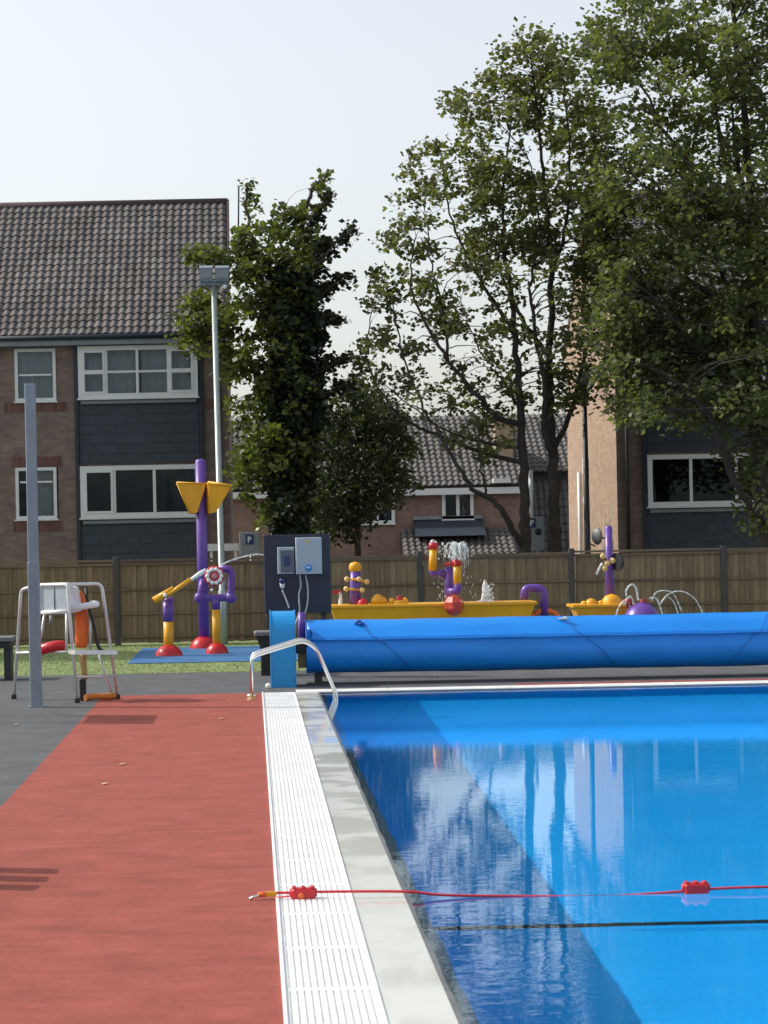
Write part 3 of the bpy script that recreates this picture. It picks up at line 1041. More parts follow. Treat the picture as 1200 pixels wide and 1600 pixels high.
def tile_field(parent, x0, x1, y0, z0, pit, sl, mat=TILE):
    tmid = tile_mesh(.30, .36, 1, .06)
    tf = MB()
    for c in range(int((x1 - x0) / .2)):
        for r in range(int(sl / .3)):
            mt = Matrix.Translation((x0 + .1 + c * .2, y0 + math.cos(pit) * r * .3, z0 + math.sin(pit) * r * .3 + .04 + random.uniform(0, .01))) @ Matrix.Rotation(pit - .03, 4, 'X') @ Matrix.Diagonal((.66, 1, 1, 1))
            tf.add([mt @ p for p in tmid.v], tmid.f)
    o = tf.build('roof_tiles', mat, parent)
    o['kind'] = 'stuff'
    return o


tile_field(mroof, pl - .2, pr + .2, MD - .25, ez, pit, sl)
m = MB(); m.box((pl - .2, MD - .30, ez - .22), (pr + .2, MD - .262, ez - .02)); m.build('fascia', PVC, mh)
a, b = at(690, 766, MD), at(740, 811, MD)
backing(window(mh, a.x, b.x, b.z, a.z, MD, (.5,), (), .08, None, frame=.1, mull=.1), a.x, b.x, b.z, a.z, MD)
a, b = at(560, 768, MD), at(617, 818, MD)
backing(window(mh, a.x, b.x, b.z, a.z, MD, (.5,), (), .08, None, frame=.1, mull=.1), a.x, b.x, b.z, a.z, MD)
a, b = at(650, 817, MD - 1.2), at(760, 836, MD - 1.2)
m = MB(); m.prism([(a.x, MD - .01, a.z + .1), (a.x, MD - 1.25, b.z), (a.x, MD - .01, b.z)], (b.x - a.x, 0, 0)); cn = m.build('canopy', SLATE, mh)
m = MB(); m.box((a.x, MD - .08, a.z + .102), (b.x, MD - .01, a.z + .2)); m.build('flashing', LEAD, cn)
a = at(640, 838, MD - 2.6); b = at(815, 838, MD - 2.6)
m = MB(); m.box((a.x, MD - 2.4, -.05), (b.x, MD - .02, .9)); m.build('porch_wall', BRICK_MID, mh)
m = MB(); m.prism([(a.x - .1, MD - 2.6, .9), (a.x - .1, MD - .02, 2.05), (a.x - .1, MD - .02, .9)], (b.x - a.x + .2, 0, 0)); pr_o = m.build('porch_roof', RIDGE, mh)
tile_field(pr_o, a.x - .1, b.x + .1, MD - 2.6, .93, math.atan2(1.15, 2.58), 2.7)
a, b = at(772, 664, MD + 1.5), at(800, 692, MD + 1.5)
m = MB(); m.box((a.x, MD + 1.2, b.z - 1), (b.x, MD + 1.9, a.z)); m.box((a.x - .05, MD + 1.15, a.z), (b.x + .05, MD + 1.95, a.z + .08)); m.build('chimney', BRICK_TAN, mh)
m = MB(); m.box((at(768, 740, MD).x, MD - .5, at(768, 755, MD - .3).z), (at(795, 740, MD).x, MD + .1, at(768, 748, MD - .3).z)); m.build('white_vent', PVC, mh)
# second small house at right of it
h2 = thing('brick_house', 'dark tiled house end glimpsed right of the twin trunks beside the tan gable', 'house', (9, 74, 0))
a, b = at(822, 740, 74), at(960, 740, 74)
m = MB(); m.box((a.x, 74, -.05), (b.x, 81, at(850, 740, 74).z)); m.build('wall', SLATE, h2)
z1 = at(850, 740, 74).z
m = MB(); m.prism([(a.x, 73.7, z1), (a.x, 77.5, at(850, 648, 77.5).z), (a.x, 81.3, z1)], (b.x - a.x, 0, 0)); r2 = m.build('roof', RIDGE, h2)
z2 = at(850, 648, 77.5).z
tile_field(r2, a.x, b.x, 73.7, z1, math.atan2(z2 - z1, 3.8), math.hypot(z2 - z1, 3.8))
a, b = at(826, 752, 72.5), at(900, 860, 72.5)
m = MB(); m.prism([(a.x, 72.2, -.05), (a.x, 73.98, -.05), (a.x, 73.98, a.z)], (b.x - a.x, 0, 0)); lr = m.build('lean_to_roof', RIDGE, h2)
tile_field(lr, a.x, b.x, 72.25, .0, math.atan2(a.z, 1.75), math.hypot(a.z, 1.75))


# ------------------------------------------------------------------ trees
def leaves(pts, n_each, spread, size, flat=.5, droop=.3):
    """pts: (k,3) clump centres; four-sided folded leaves scattered about them"""
    k = len(pts)
    C = np.repeat(pts, n_each, axis=0)
    n = len(C)
    off = rng.normal(0, 1, (n, 3)) * np.array(spread)
    C = C + off
    C[:, 2] -= droop * np.abs(off[:, 0]) * .3
    nrm = rng.normal(0, 1, (n, 3)); nrm[:, 2] = np.abs(nrm[:, 2]) + flat
    nrm /= np.linalg.norm(nrm, axis=1)[:, None]
    d = rng.normal(0, 1, (n, 3)); d -= (d * nrm).sum(1)[:, None] * nrm; d /= np.linalg.norm(d, axis=1)[:, None] + 1e-9
    s = np.cross(nrm, d)
    L = (rng.uniform(.6, 1.25, n) * size)[:, None]
    wv = L * rng.uniform(.38, .55, n)[:, None]
    bend = nrm * L * rng.uniform(-.1, .22, n)[:, None]
    V = np.zeros((n, 4, 3))
    V[:, 0] = C - d * L * .5
    V[:, 1] = C + s * wv - d * L * .05 + bend
    V[:, 2] = C + d * L * .5
    V[:, 3] = C - s * wv - d * L * .05 + bend
    return V


def in_poly(poly, x, y):
    c = False
    j = len(poly) - 1
    for i in range(len(poly)):
        xi, yi = poly[i]; xj, yj = poly[j]
        if (yi > y) != (yj > y) and x < (xj - xi) * (y - yi) / (yj - yi) + xi:
            c = not c
        j = i
    return c


def tree(name, label, D, limbs, crowns, leaf, twig_r=.012, bark=BARK, group=None, thick=2.0):
    """limbs: (points (px, py, depth offset), r0, r1); the first is the trunk.
    crowns: (polygon px, number of clumps, leaves per clump, spread, size, depth half-thickness)"""
    first = limbs[0][0][0]
    base = at(first[0], first[1], D + first[2]); base.z = 0
    root = thing(name, label, 'tree', base, group)
    sk = []
    for k, (pp, r0, r1) in enumerate(limbs):
        P = [at(px, py, D + do) for px, py, do in pp]
        if k == 0:
            P = [Vector((P[0].x, P[0].y, -.05))] + P
        P = smoothpath(P, 6)
        P = [p + Vector((random.gauss(0, .018), random.gauss(0, .03), 0)) if 0 < i < len(P) - 1 else p for i, p in enumerate(P)]
        nP = len(P)
        rs = [r0 + (r1 - r0) * (i / (nP - 1)) ** .8 for i in range(nP)]
        if k == 0:
            rs[0] *= 1.25; rs[1] *= 1.1
        MB().tube(P, rs, 9).build('trunk' if k == 0 else 'limb', bark, root)
        for i, p in enumerate(P):
            if p.z > 1.5:
                sk.append((p, rs[i], (P[min(i + 1, nP - 1)] - P[max(i - 1, 0)]).normalized()))
    S = np.array([tuple(p) for p, _, _ in sk])
    groups = {}
    tw = MB()
    for (poly, nclump, nleaf, spread, size, half, *lm) in crowns:
        xs = [p[0] for p in poly]; ys = [p[1] for p in poly]
        cl = []
        guard = 0
        while len(cl) < nclump and guard < nclump * 40:
            guard += 1
            x, y = random.uniform(min(xs), max(xs)), random.uniform(min(ys), max(ys))
            if not in_poly(poly, x, y):
                continue
            cl.append(tuple(at(x, y, D + max(-1.6, min(1.6, random.gauss(0, .55))) * half)))
        cl = np.array(cl)
        for c in cl:
            # nearest limb point that lies below or beside the clump
            dd = np.linalg.norm(S - c, axis=1) + np.maximum(0, S[:, 2] - c[2]) * .8
            j = int(np.argmin(dd))
            p, r, t = sk[j]
            q = Vector(c)
            ln_ = (q - p).length
            if ln_ > .15:
                midp = p + t * ln_ * .35 + (q - p) * .25 + Vector((random.gauss(0, .05), random.gauss(0, .05), random.gauss(0, .05))) * ln_
                path = [p * (1 - s) ** 2 + midp * 2 * s * (1 - s) + q * s * s for s in (0, .25, .5, .75, 1)]
                ra = min(r * .6, twig_r * (1 + ln_ * .5))
                tw.tube(path, [ra, ra * .8, ra * .65, ra * .5, ra * .3], 4, cap=False)
        groups.setdefault(lm[0] if lm else ('crown', leaf), []).append(leaves(cl, nleaf, spread, size))
    tw.build('twigs', bark, root)['kind'] = 'stuff'
    for (nm, lmat), lst in groups.items():
        V = np.concatenate(lst) - np.array(tuple(base))
        o = bpy.data.objects.new(nm, np_mesh(nm, V, lmat))
        COL.objects.link(o); o.parent = root; o['kind'] = 'stuff'
    return root


# twin-trunked airy tree in the middle
mid_limbs = [
    ([(868, 862, 0), (866, 800, 0), (864, 720, 0), (859, 640, .1), (858, 560, .2), (862, 480, .2), (862, 400, .1), (850, 300, 0), (842, 200, 0), (830, 95, 0)], .165, .015),
    ([(864, 715, 0), (850, 670, -.3), (849, 600, -.5), (836, 520, -.7), (828, 450, -.8), (842, 360, -.9), (826, 250, -1)], .075, .012),
    ([(866, 700, 0), (888, 655, .3), (912, 565, .6), (926, 480, .8), (918, 390, .9), (930, 280, 1.0)], .07, .012),
    ([(859, 560, .2), (832, 522, .5), (800, 468, .8), (776, 400, 1), (758, 300, 1.2), (770, 190, 1.2)], .06, .01),
    ([(862, 430, .1), (885, 350, -.4), (890, 240, -.7), (880, 120, -.8)], .05, .01),
]
mid_limbs2 = [
    ([(822, 862, 0), (820, 800, 0), (816, 700, 0), (812, 620, 0), (805, 540, -.1), (800, 460, -.1), (786, 380, 0), (786, 300, 0), (800, 180, 0)], .14, .014),
    ([(815, 662, 0), (778, 652, -.3), (740, 612, -.6), (700, 562, -.8), (662, 500, -1), (640, 440, -1.1), (650, 370, -1.1)], .07, .012),
    ([(816, 722, 0), (762, 710, .4), (690, 682, .8), (640, 660, 1), (602, 622, 1.2), (572, 560, 1.3), (580, 490, 1.3)], .055, .01),
    ([(822, 858, 0), (792, 812, -.4), (768, 780, -.6), (738, 764, -.8), (714, 726, -1), (688, 676, -1), (662, 640, -1), (632, 560, -1.1), (612, 470, -1.2)], .075, .012),
    ([(762, 776, -.6), (752, 735, -.9), (748, 690, -1.1), (742, 650, -1.2)], .03, .008),
    ([(803, 520, -.1), (770, 470, .3), (730, 400, .6), (700, 320, .7), (690, 240, .8)], .05, .01),
    ([(700, 562, -.8), (692, 480, -.6), (672, 400, -.5), (665, 310, -.4)], .035, .008),
    ([(812, 640, 0), (790, 600, .5), (770, 575, .8), (745, 540, 1.0), (720, 470, 1.2)], .04, .009),
    ([(812, 700, 0), (750, 690, -.2), (704, 676, -.2), (662, 650, -.3), (600, 600, -.3)], .04, .009),
]
upperR = [(800, 60), (832, 22), (880, 78), (925, 100), (955, 200), (955, 420), (925, 520), (870, 480), (800, 420), (740, 300), (695, 190), (697, 150), (745, 140), (762, 100)]
upperL = [(635, 250), (668, 225), (720, 210), (790, 300), (820, 420), (800, 520), (700, 520), (620, 470), (565, 480), (568, 410), (598, 390), (600, 330), (632, 300)]
lower = [(556, 470), (640, 470), (760, 520), (900, 520), (915, 600), (820, 640), (760, 690), (690, 660), (600, 650), (560, 580)]
tree('twin_trunk_tree', 'airy tree with long low limbs on the left of the twin trunks', 45.5, mid_limbs2,
     [(upperL, 105, 44, (.135, .2, .095), .12, 1.6), (lower, 84, 32, (.12, .18, .085), .115, 1.5),
      ([(700, 660), (760, 650), (800, 680), (770, 720), (705, 700)], 16, 20, (.13, .2, .1), .13, 1.0)], LEAF_MAPLE, .011)
tree('twin_trunk_tree', 'tall airy tree with dark straight stem on the right of the twin trunks', 45.8, mid_limbs,
     [(upperR, 185, 54, (.15, .22, .11), .12, 1.7), ([(800, 500), (930, 500), (935, 620), (900, 660), (830, 640)], 28, 22, (.15, .2, .12), .14, 1.2)], LEAF_MAPLE, .011)

# big tree at the right edge
big = [
    ([(1206, 862, 0), (1192, 780, 0), (1183, 680, 0), (1180, 560, 0), (1181, 450, 0), (1173, 330, 0), (1166, 200, 0), (1150, 60, 0), (1140, -60, 0)], .24, .03),
    ([(1212, 830, -.2), (1160, 772, -.6), (1127, 700, -.9), (1101, 642, -1.1), (1062, 602, -1.3), (1010, 572, -1.4), (952, 560, -1.5)], .095, .012),
    ([(1181, 545, 0), (1120, 470, .3), (1060, 428, .5), (1002, 380, .7), (955, 320, .8)], .085, .012),
    ([(1180, 425, 0), (1120, 330, -.3), (1070, 250, -.6), (1018, 170, -.8), (985, 80, -.9)], .08, .012),
    ([(1181, 490, 0), (1204, 380, .3), (1232, 250, .5), (1250, 90, .6)], .09, .014),
    ([(1176, 380, 0), (1132, 250, .5), (1110, 120, .8), (1082, 10, 1)], .07, .012),
    ([(1181, 600, 0), (1130, 558, -.5), (1082, 538, -.9), (1040, 482, -1.2), (990, 440, -1.3)], .06, .01),
    ([(1105, 650, -1.1), (1060, 640, -1.4), (1002, 648, -1.6), (945, 628, -1.7)], .03, .008),
    ([(1184, 700, 0), (1225, 600, -.4), (1270, 480, -.7), (1300, 350, -.8)], .09, .012),
    ([(1120, 330, -.3), (1090, 340, -.9), (1030, 310, -1.3), (950, 240, -1.5)], .04, .009),
    ([(1180, 640, 0), (1150, 500, .7), (1120, 400, 1.2), (1100, 300, 1.5), (1040, 150, 1.7)], .06, .01),
    ([(1173, 330, 0), (1150, 240, -.8), (1140, 140, -1.2), (1120, 40, -1.4)], .05, .01),
]
bigp = [(905, 90), (925, 20), (985, -20), (1060, -70), (1330, -80), (1340, 560), (1200, 600), (1110, 520), (1020, 520), (925, 440), (902, 350), (908, 220)]
bigl = [(925, 440), (1020, 500), (1110, 520), (1200, 580), (1190, 660), (1120, 650), (1060, 665), (960, 655), (930, 620), (912, 540)]
tree('big_tree', 'largest dark green tree, its trunk and crown filling the right edge', 44.2, big,
     [(bigp, 440, 70, (.17, .27, .12), .125, 2.6), (bigl, 170, 44, (.15, .25, .11), .125, 2.2),
      ([(925, 300), (1060, 270), (1200, 330), (1210, 560), (1040, 540), (930, 450)], 130, 44, (.15, .25, .11), .125, 2.2),
      ([(1085, 650), (1210, 640), (1230, 840), (1170, 830), (1140, 740)], 34, 26, (.12, .25, .13), .13, 1.6),
      ([(1140, 600), (1330, 560), (1330, 760), (1200, 700)], 60, 30, (.18, .28, .15), .14, 1.8)], LEAF_BIG, .012)

# ivy-clad column tree with dark branches to the right
ivy = [
    ([(450, 862, 0), (448, 800, 0), (446, 700, 0), (450, 600, 0), (455, 500, 0), (460, 420, 0), (472, 350, 0), (492, 290, 0)], .26, .03),
    ([(452, 560, 0), (420, 480, -.2), (400, 400, -.3), (385, 320, -.3), (392, 282, -.3)], .09, .012),
    ([(450, 640, 0), (400, 580, -.3), (340, 530, -.5), (290, 500, -.6)], .06, .01),
    ([(455, 480, 0), (400, 430, .3), (340, 400, .5), (290, 400, .6)], .05, .01),
    ([(462, 460, 0), (500, 410, .2), (530, 375, .3), (556, 352, .4)], .04, .008),
    ([(460, 500, 0), (500, 462, -.2), (544, 428, -.3)], .035, .008),
    ([(458, 520, 0), (500, 505, .2), (530, 500, .3)], .03, .008),
    ([(455, 600, 0), (500, 582, -.1), (545, 552, -.2)], .035, .008),
    ([(452, 640, 0), (510, 612, .2), (556, 596, .2)], .035, .008),
    ([(455, 450, 0), (440, 380, .3), (445, 325, .4)], .05, .01),
]
ivy_all = [(374, 330), (400, 345), (440, 325), (462, 330), (497, 275), (508, 278), (490, 330), (482, 420), (488, 520), (486, 640), (474, 740), (466, 835), (425, 835), (392, 790), (368, 745), (358, 640), (352, 560), (330, 535), (356, 470), (362, 430), (372, 390)]
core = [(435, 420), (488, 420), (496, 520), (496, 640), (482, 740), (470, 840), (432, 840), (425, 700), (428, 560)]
tree('ivy_clad_tree', 'dense ivy clad tree rising beside the left flats above the navy control board', 46.0, ivy,
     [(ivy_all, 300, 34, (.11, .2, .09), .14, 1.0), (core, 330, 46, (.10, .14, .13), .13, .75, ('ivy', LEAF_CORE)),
      ([(275, 490), (300, 460), (345, 470), (345, 545), (290, 548)], 36, 30, (.13, .18, .1), .14, .8),
      ([(280, 395), (350, 385), (360, 420), (300, 412)], 16, 28, (.13, .18, .07), .14, .7),
      ([(376, 330), (384, 275), (400, 272), (408, 330)], 9, 14, (.06, .1, .09), .12, .4),
      ([(500, 300), (498, 280), (506, 268), (512, 276)], 4, 16, (.06, .1, .06), .12, .3)], LEAF_IVY, .012)
# the dark horizontal sprays belong to a narrow tree right behind it
spray = [([(478, 862, 0), (478, 700, 0), (476, 560, 0), (478, 430, 0), (486, 340, 0)], .12, .015)]
sprs = []
for a, b in (((478, 430), (556, 352)), ((478, 468), (548, 428)), ((478, 500), (530, 498)), ((478, 590), (548, 552)), ((478, 620), (560, 598)), ((480, 395), (522, 372)), ((480, 360), (515, 300)), ((478, 540), (512, 520))):
    do = random.uniform(-.5, .5)
    spray.append(([(a[0], a[1] + 8, 0), ((a[0] + b[0]) / 2, (a[1] + b[1]) / 2 + 6, do * .5), (b[0], b[1], do)], .03, .006))
    q = 9
    sprs.append(([(a[0], a[1] - q), (b[0], b[1] - q * .5), (b[0] + 4, b[1] + 4), (a[0], a[1] + q * 1.6)], 15, 22, (.09, .14, .06), .13, .5))
tree('dark_spray_tree', 'thin tree of dark drooping sprays pointing right against the sky', 46.9, spray, sprs, LEAF_DARK, .008)
bush = [([(560, 862, 0), (560, 800, 0), (555, 740, 0), (560, 680, 0), (565, 620, 0)], .09, .01),
        ([(558, 790, 0), (520, 730, -.3), (500, 660, -.4)], .04, .008), ([(558, 780, 0), (600, 720, .3), (630, 690, .4)], .04, .008),
        ([(556, 740, 0), (590, 690, -.4), (600, 640, -.5)], .04, .008)]
bpoly = [(470, 650), (500, 612), (540, 590), (582, 602), (620, 640), (652, 690), (650, 755), (605, 790), (560, 828), (500, 850), (468, 840)]
tree('round_bushy_tree', 'low rounded bushy tree with dull leaves between ivy tree and far house', 48.5, bush,
     [(bpoly, 260, 42, (.16, .22, .12), .11, 1.4)], LEAF_BUSH, .01)

off = [([(-560, 1000, 0), (-560, 900, 0), (-550, 700, 0), (-545, 520, 0), (-540, 380, 0)], .16, .02), ([(-555, 760, 0), (-620, 600, .3), (-660, 480, .4)], .06, .01), ([(-550, 740, 0), (-480, 600, -.3), (-430, 500, -.4)], .06, .01)]
tree('lawn_tree', 'leafy tree on the lawn beyond the left photo edge', 40.9, off, [([(-720, 420), (-600, 340), (-430, 400), (-330, 520), (-340, 640), (-500, 720), (-680, 680)], 330, 60, (.22, .3, .16), .17, .9)], LEAF_BIG, .012)

# ------------------------------------------------------------------ lamp, masts, signs behind the fence
lp = thing('street_lamp', 'dark lantern street lamp standing in front of the tan gable wall', 'lamp', (at(918, 860, 46.8).x, 46.8, 0))
X0 = lp.location.x
zt = at(917, 612, 46.8).z
MB().tube([(X0, 46.8, -.05), (X0, 46.8, 1.2), (X0, 46.8, zt)], [.085, .07, .045], 10).build('post', LAMPBLK, lp)
m = MB().lathe((X0, 46.8, zt), [(.05, 0), (.16, .05), (.19, .12), (.19, .15), (.1, .15)], 12); m.build('collar', LAMPBLK, lp)
m = MB().lathe((X0, 46.8, zt + .15), [(.1, 0), (.15, .1), (.15, .22), (.05, .34), (.0, .36)], 12); m.build('lantern', pm('lamp_glass', (.5, .52, .5), .3), lp)
ms = thing('floodlight_mast', 'tall grey floodlight mast with two square heads beside the ivy tree', 'light mast', (at(349, 1005, 42.2).x, 42.2, 0))
X0 = ms.location.x
b_, t_ = at(349, 1005, 42.2), at(334, 446, 42.2)
MB().tube([(b_.x, 42.2, -.02), (b_.x, 42.2, 1.0), (b_.x, 42.2, 1.02), (t_.x, 42.2, t_.z)], [.085, .082, .062, .05], 12).build('pole', GALV2, ms)
for px in (322, 347):
    p = at(px, 427, 42.0)
    m = MB().obox(p, (.125, 0, 0), (0, .10, .03), (0, -.03, .12)); hd = m.build('floodlight', GALV, ms)
    MB().obox(p + Vector((0, -.11, -.01)), (.105, 0, 0), (0, .004, 0), (0, -.003, .09)).build('lamp_front', GREYSIGN, hd)
p = at(334, 442, 42.2)
MB().box((p.x - .25, 42.15, p.z - .05), (p.x + .25, 42.25, p.z + .03)).build('bracket', GALV, ms)
MB().sphere(at(351, 448, 42.0), .045, 10, 8).build('camera_dome', WHITEP, ms)


def letter_p(parent, x, y, z, s, mat):
    m = MB()
    m.box((x - s * .28, y - .004, z - s * .45), (x - s * .1, y, z + s * .45))
    seg = []
    m.box((x - s * .1, y - .004, z + s * .31), (x + s * .12, y, z + s * .45)); m.box((x - s * .1, y - .004, z - s * .06), (x + s * .12, y, z + s * .08))
    m.box((x + s * .12, y - .004, z), (x + s * .26, y, z + s * .39))
    return m.build('letter_p', mat, parent)


def parking_sign(px0, px1, py0, py1, d, pxp, pyp, label, pole, circ=None):
    a, b = at(px0, py0, d), at(px1, py1, d)
    s = thing('parking_sign', label, 'sign', ((a.x + b.x) / 2, d, 0), 'parking signs')
    MB().box((a.x, d, b.z), (b.x, d + .04, a.z), .01).build('board', GREYSIGN, s)
    MB().tube([((a.x + b.x) / 2 + .02, d + .06, -.03), ((a.x + b.x) / 2 + .02, d + .06, b.z + .3)], .03, 8).build('post', GALV2, s)
    q = at(pxp, pyp, d)
    sz = .085
    sq = MB().box((q.x - sz, d - .006, q.z - sz * 1.2), (q.x + sz, d - .001, q.z + sz * 1.2)).build('blue_square', SIGN_BLUE, s)
    letter_p(sq, q.x, d - .007, q.z, .13, SIGN_WHITE)
    if circ:
        q = at(*circ, d)
        m = MB().lathe((q.x, d - .001, q.z), [(0, .0), (.07, 0), (.07, .006), (0, .006)], 14, 'Y'); m.build('dark_symbol', BLACKP, s)
    if pole:
        q0, q1 = at(pole[0], pole[1], d + .3), at(pole[0] + 1, pole[2], d + .3)
        MB().tube([q1, q0], .045, 8).build('white_pipe', PVC, s)
    return s


parking_sign(827, 850, 808, 860, 46.3, 831, 817, 'grey parking sign between the two dark tree trunks', (829, 735, 815), (841, 831))
parking_sign(374, 407, 832, 866, 46.0, 390, 843, 'grey parking sign beside the navy control board', None)
rl = thing('white_barrier', 'white horizontal barrier rail behind the purple tipping bucket post', 'barrier', (at(350, 854, 47).x, 47, 0))
a, b = at(322, 850, 47), at(373, 860, 47)
MB().box((a.x, 46.97, b.z), (b.x, 47.03, a.z)).build('rail', PVC, rl)
for px in (330, 368):
    MB().box((at(px, 855, 47).x - .03, 47.03, -.03), (at(px, 855, 47).x + .03, 47.08, a.z)).build('post', PVC, rl)
sd = thing('satellite_dish', 'small grey satellite dish low on the tan gable wall', 'dish', (at(932, 838, 50.3).x, 50.3, 1.8))
p = at(931, 838, 50.6)
dish = MB().lathe((0, 0, 0), [(0, .06), (.12, .045), (.22, .01), (.27, -.05), (.26, -.055), (.2, .0), (.0, .045)], 16, 'Y')
dish.v = [Matrix.Rotation(R(-62), 3, 'Z') @ (q_ * .72) + p for q_ in dish.v]
dish.build('reflector', GREYSIGN, sd)
MB().tube([p + Vector((0, .02, 0)), p + Vector((.25, .3, -.05)), (8.02, 50.9, p.z - .05)], .02, 6).build('arm', LAMPBLK, sd)
MB().tube([p + Vector((-.02, -.02, -.22)), p + Vector((-.26, -.1, -.1))], .015, 6).build('feed_arm', LAMPBLK, sd)

# ------------------------------------------------------------------ grey square post, left foreground
gp_ = at(57, 1105, 27.26)
gpo = thing('square_post', 'tall plain grey square post standing in front of the lifeguard chair', 'post', (gp_.x, 27.26, 0))
zt = at(45, 600, 27.26).z
zc = at(52, 878, 27.26).z
MB().box((gp_.x - .068, 27.19, 0), (gp_.x + .068, 27.33, zc), .008).build('lower_section', GALV, gpo)
MB().box((gp_.x - .062, 27.197, zc), (gp_.x + .062, 27.323, zt - .0), .008).build('upper_section', GALV, gpo)
MB().box((gp_.x - .10, 27.16, 0), (gp_.x + .10, 27.36, .012)).build('base_plate', GALV, gpo)

# ------------------------------------------------------------------ lifeguard chair
ch = thing('lifeguard_chair', 'white seated aluminium lifeguard chair on the grey deck behind the square post', 'lifeguard chair', (at(105, 1095, 28.2).x, 28.2, 0))


def P(px, py, d):
    return at(px, py, d)


def foot(px, d):
    p = at(px, 1095, d); p.z = 0
    return p


A, B, C, D_ = foot(22, 28.75), foot(52, 28.35), foot(121, 27.85), foot(184, 28.35)
tr_ = .021
Lf = bent([A, at(33, 922, 28.65), at(56, 914, 28.4), B], .07)
Rf = bent([C, at(105, 913, 28.0), at(159, 912, 28.3), D_], .09)
MB().tube(Lf, tr_, 10).build('side_frame', ALU, ch)
MB().tube(Rf, tr_, 10).build('side_frame', ALU, ch)
MB().tube([at(56, 914, 28.4), at(108, 912, 28.02)], tr_, 10).build('back_bar', ALU, ch)
for p in (A, B, C, D_):
    MB().box(p + Vector((-.032, -.032, 0)), p + Vector((.032, .032, .06)), .008).build('rubber_foot', BLACKP, ch)
# foot platform and step bars
q0, q1 = at(112, 1019, 27.9), at(178, 1019, 28.3)
MB().obox((q0 + q1) / 2, (q1 - q0) / 2, Vector((-.05, .1, 0)), (0, 0, .025)).build('platform', ALU, ch)
MB().tube([at(26, 1020, 28.7), at(52, 1020, 28.38)], .018, 8).build('side_rail', ALU, ch)
MB().tube([at(118, 1058, 27.88), at(180, 1056, 28.33)], .014, 8).build('side_rail', ALU, ch)
for px0, py0, d0, px1, py1, d1 in ((104, 958, 28.05, 104, 1016, 28.05), (141, 955, 28.3, 141, 1016, 28.3), (155, 1024, 28.4, 178, 1092, 28.6), (70, 958, 28.4, 60, 1018, 28.4), (60, 1018, 28.4, 112, 1019, 28.0)):
    MB().tube([at(px0, py0, d0), at(px1, py1, d1)], .016, 8).build('brace', ALU, ch)
# seat shell: back facing the camera's left, pan running right
b0, b1 = at(64, 957, 28.35), at(108, 955, 28.02)
t0, t1 = at(63, 914, 28.30), at(106, 913, 27.97)
nb = Vector((.6, .8, 0)).normalized()
sb = MB()
sb.prism([b0, b1, t1, t0], nb * .05)
back = sb.build('seat_back', SEATGREY, ch)
ed = MB()
ed.tube(bent([b0, t0, t1, b1], .05), .022, 8); ed.tube([b0, b1], .028, 8)
ed.build('back_edging', WHITEP, back)
mm = (b0 + b1) / 2
MB().tube([(t0 + t1) / 2 - nb * .006, mm - nb * .006], .006, 6).build('seam', GREYSIGN, back)
pan_f0, pan_f1 = b0 + Vector((.42, .22, .05)), b1 + Vector((.36, .22, .05))
sp = MB()
sp.prism([b0, b1, pan_f1, pan_f0], (0, 0, .05))
pan = sp.build('seat_pan', WHITEP, ch)
MB().tube(bent([b1 + Vector((0, .0, .03)), pan_f1 + Vector((0, 0, .03)), pan_f0 + Vector((0, 0, .03))], .1), .042, 10).build('front_roll', WHITEP, pan)
sp = MB(); sp.prism([at(107, 915, 27.98), at(116, 918, 28.0), at(126, 955, 28.1), at(108, 958, 28.02)], (.03, .3, 0)); sp.build('side_bolster', WHITEP, back)
MB().lathe(at(80, 968, 28.2), [(.0, -.05), (.022, -.05), (.022, .05), (0, .05)], 8).build('seat_bracket', GREYSIGN, ch)
# things on the chair
to = tag(MB().tube(smoothpath([at(118, 922, 28.35), at(124, 940, 28.35), at(127, 960, 28.35), at(128, 985, 28.35), at(127, 1012, 28.35)], 5), [.03, .05, .07, .085, .085, .085, .085, .085, .085, .088, .085, .085, .085, .085, .09, .085, .085, .082, .08, .075, .05][:21], 12).build('rescue_bag', ORANGE), 'long orange rescue bag hanging upright on the lifeguard chair', 'bag')
MB().tube(smoothpath([at(116, 914, 28.30), at(121, 935, 28.28), at(127, 955, 28.24)], 5), .028, 8).build('red_strap', RED, to)
tb = MB()
tb.tube(smoothpath([at(58, 1020, 28.3), at(66, 1015, 28.25), at(80, 1011, 28.2), at(94, 1009, 28.2), at(104, 1010, 28.2)], 4), [.035, .05, .06, .065, .068, .07, .07, .07, .07, .07, .07, .07, .068, .065, .06, .055, .04][:17], 10)
tbo = tag(tb.build('rescue_tube', RED), 'red foam rescue tube lying across the chair foot rails', 'rescue tube')
st = tag(MB().tube(smoothpath([at(134, 920, 28.3), at(137, 940, 28.2), at(146, 975, 28.2), at(153, 1008, 28.25), at(160, 1017, 28.28)], 5), .022, 8).build('strap', BLACKP), 'black webbing strap dangling down the right of the lifeguard chair', 'strap')
ob = thing('rescue_pole', 'tan wooden pole with black foot standing under the lifeguard chair seat', 'pole', foot(130, 28.2))
MB().tube([at(133, 1062, 28.2), at(128, 1020, 28.2)], [.035, .05], 8).build('shaft', TANWOOD, ob)
MB().box(ob.location + Vector((-.04, -.04, 0)), ob.location + Vector((.04, .04, .27)), .01).build('foot', BLACKP, ob)
sb_ = tag(MB().tube([foot(133, 28.1) + Vector((0, 0, .045)), foot(150, 28.2) + Vector((0, 0, .05)), foot(166, 28.28) + Vector((0, 0, .042)), foot(180, 28.34) + Vector((0, 0, .045))], .04, 8).build('orange_roll', SKIRT), 'mottled orange roll lying on the deck between the chair feet', 'roll')

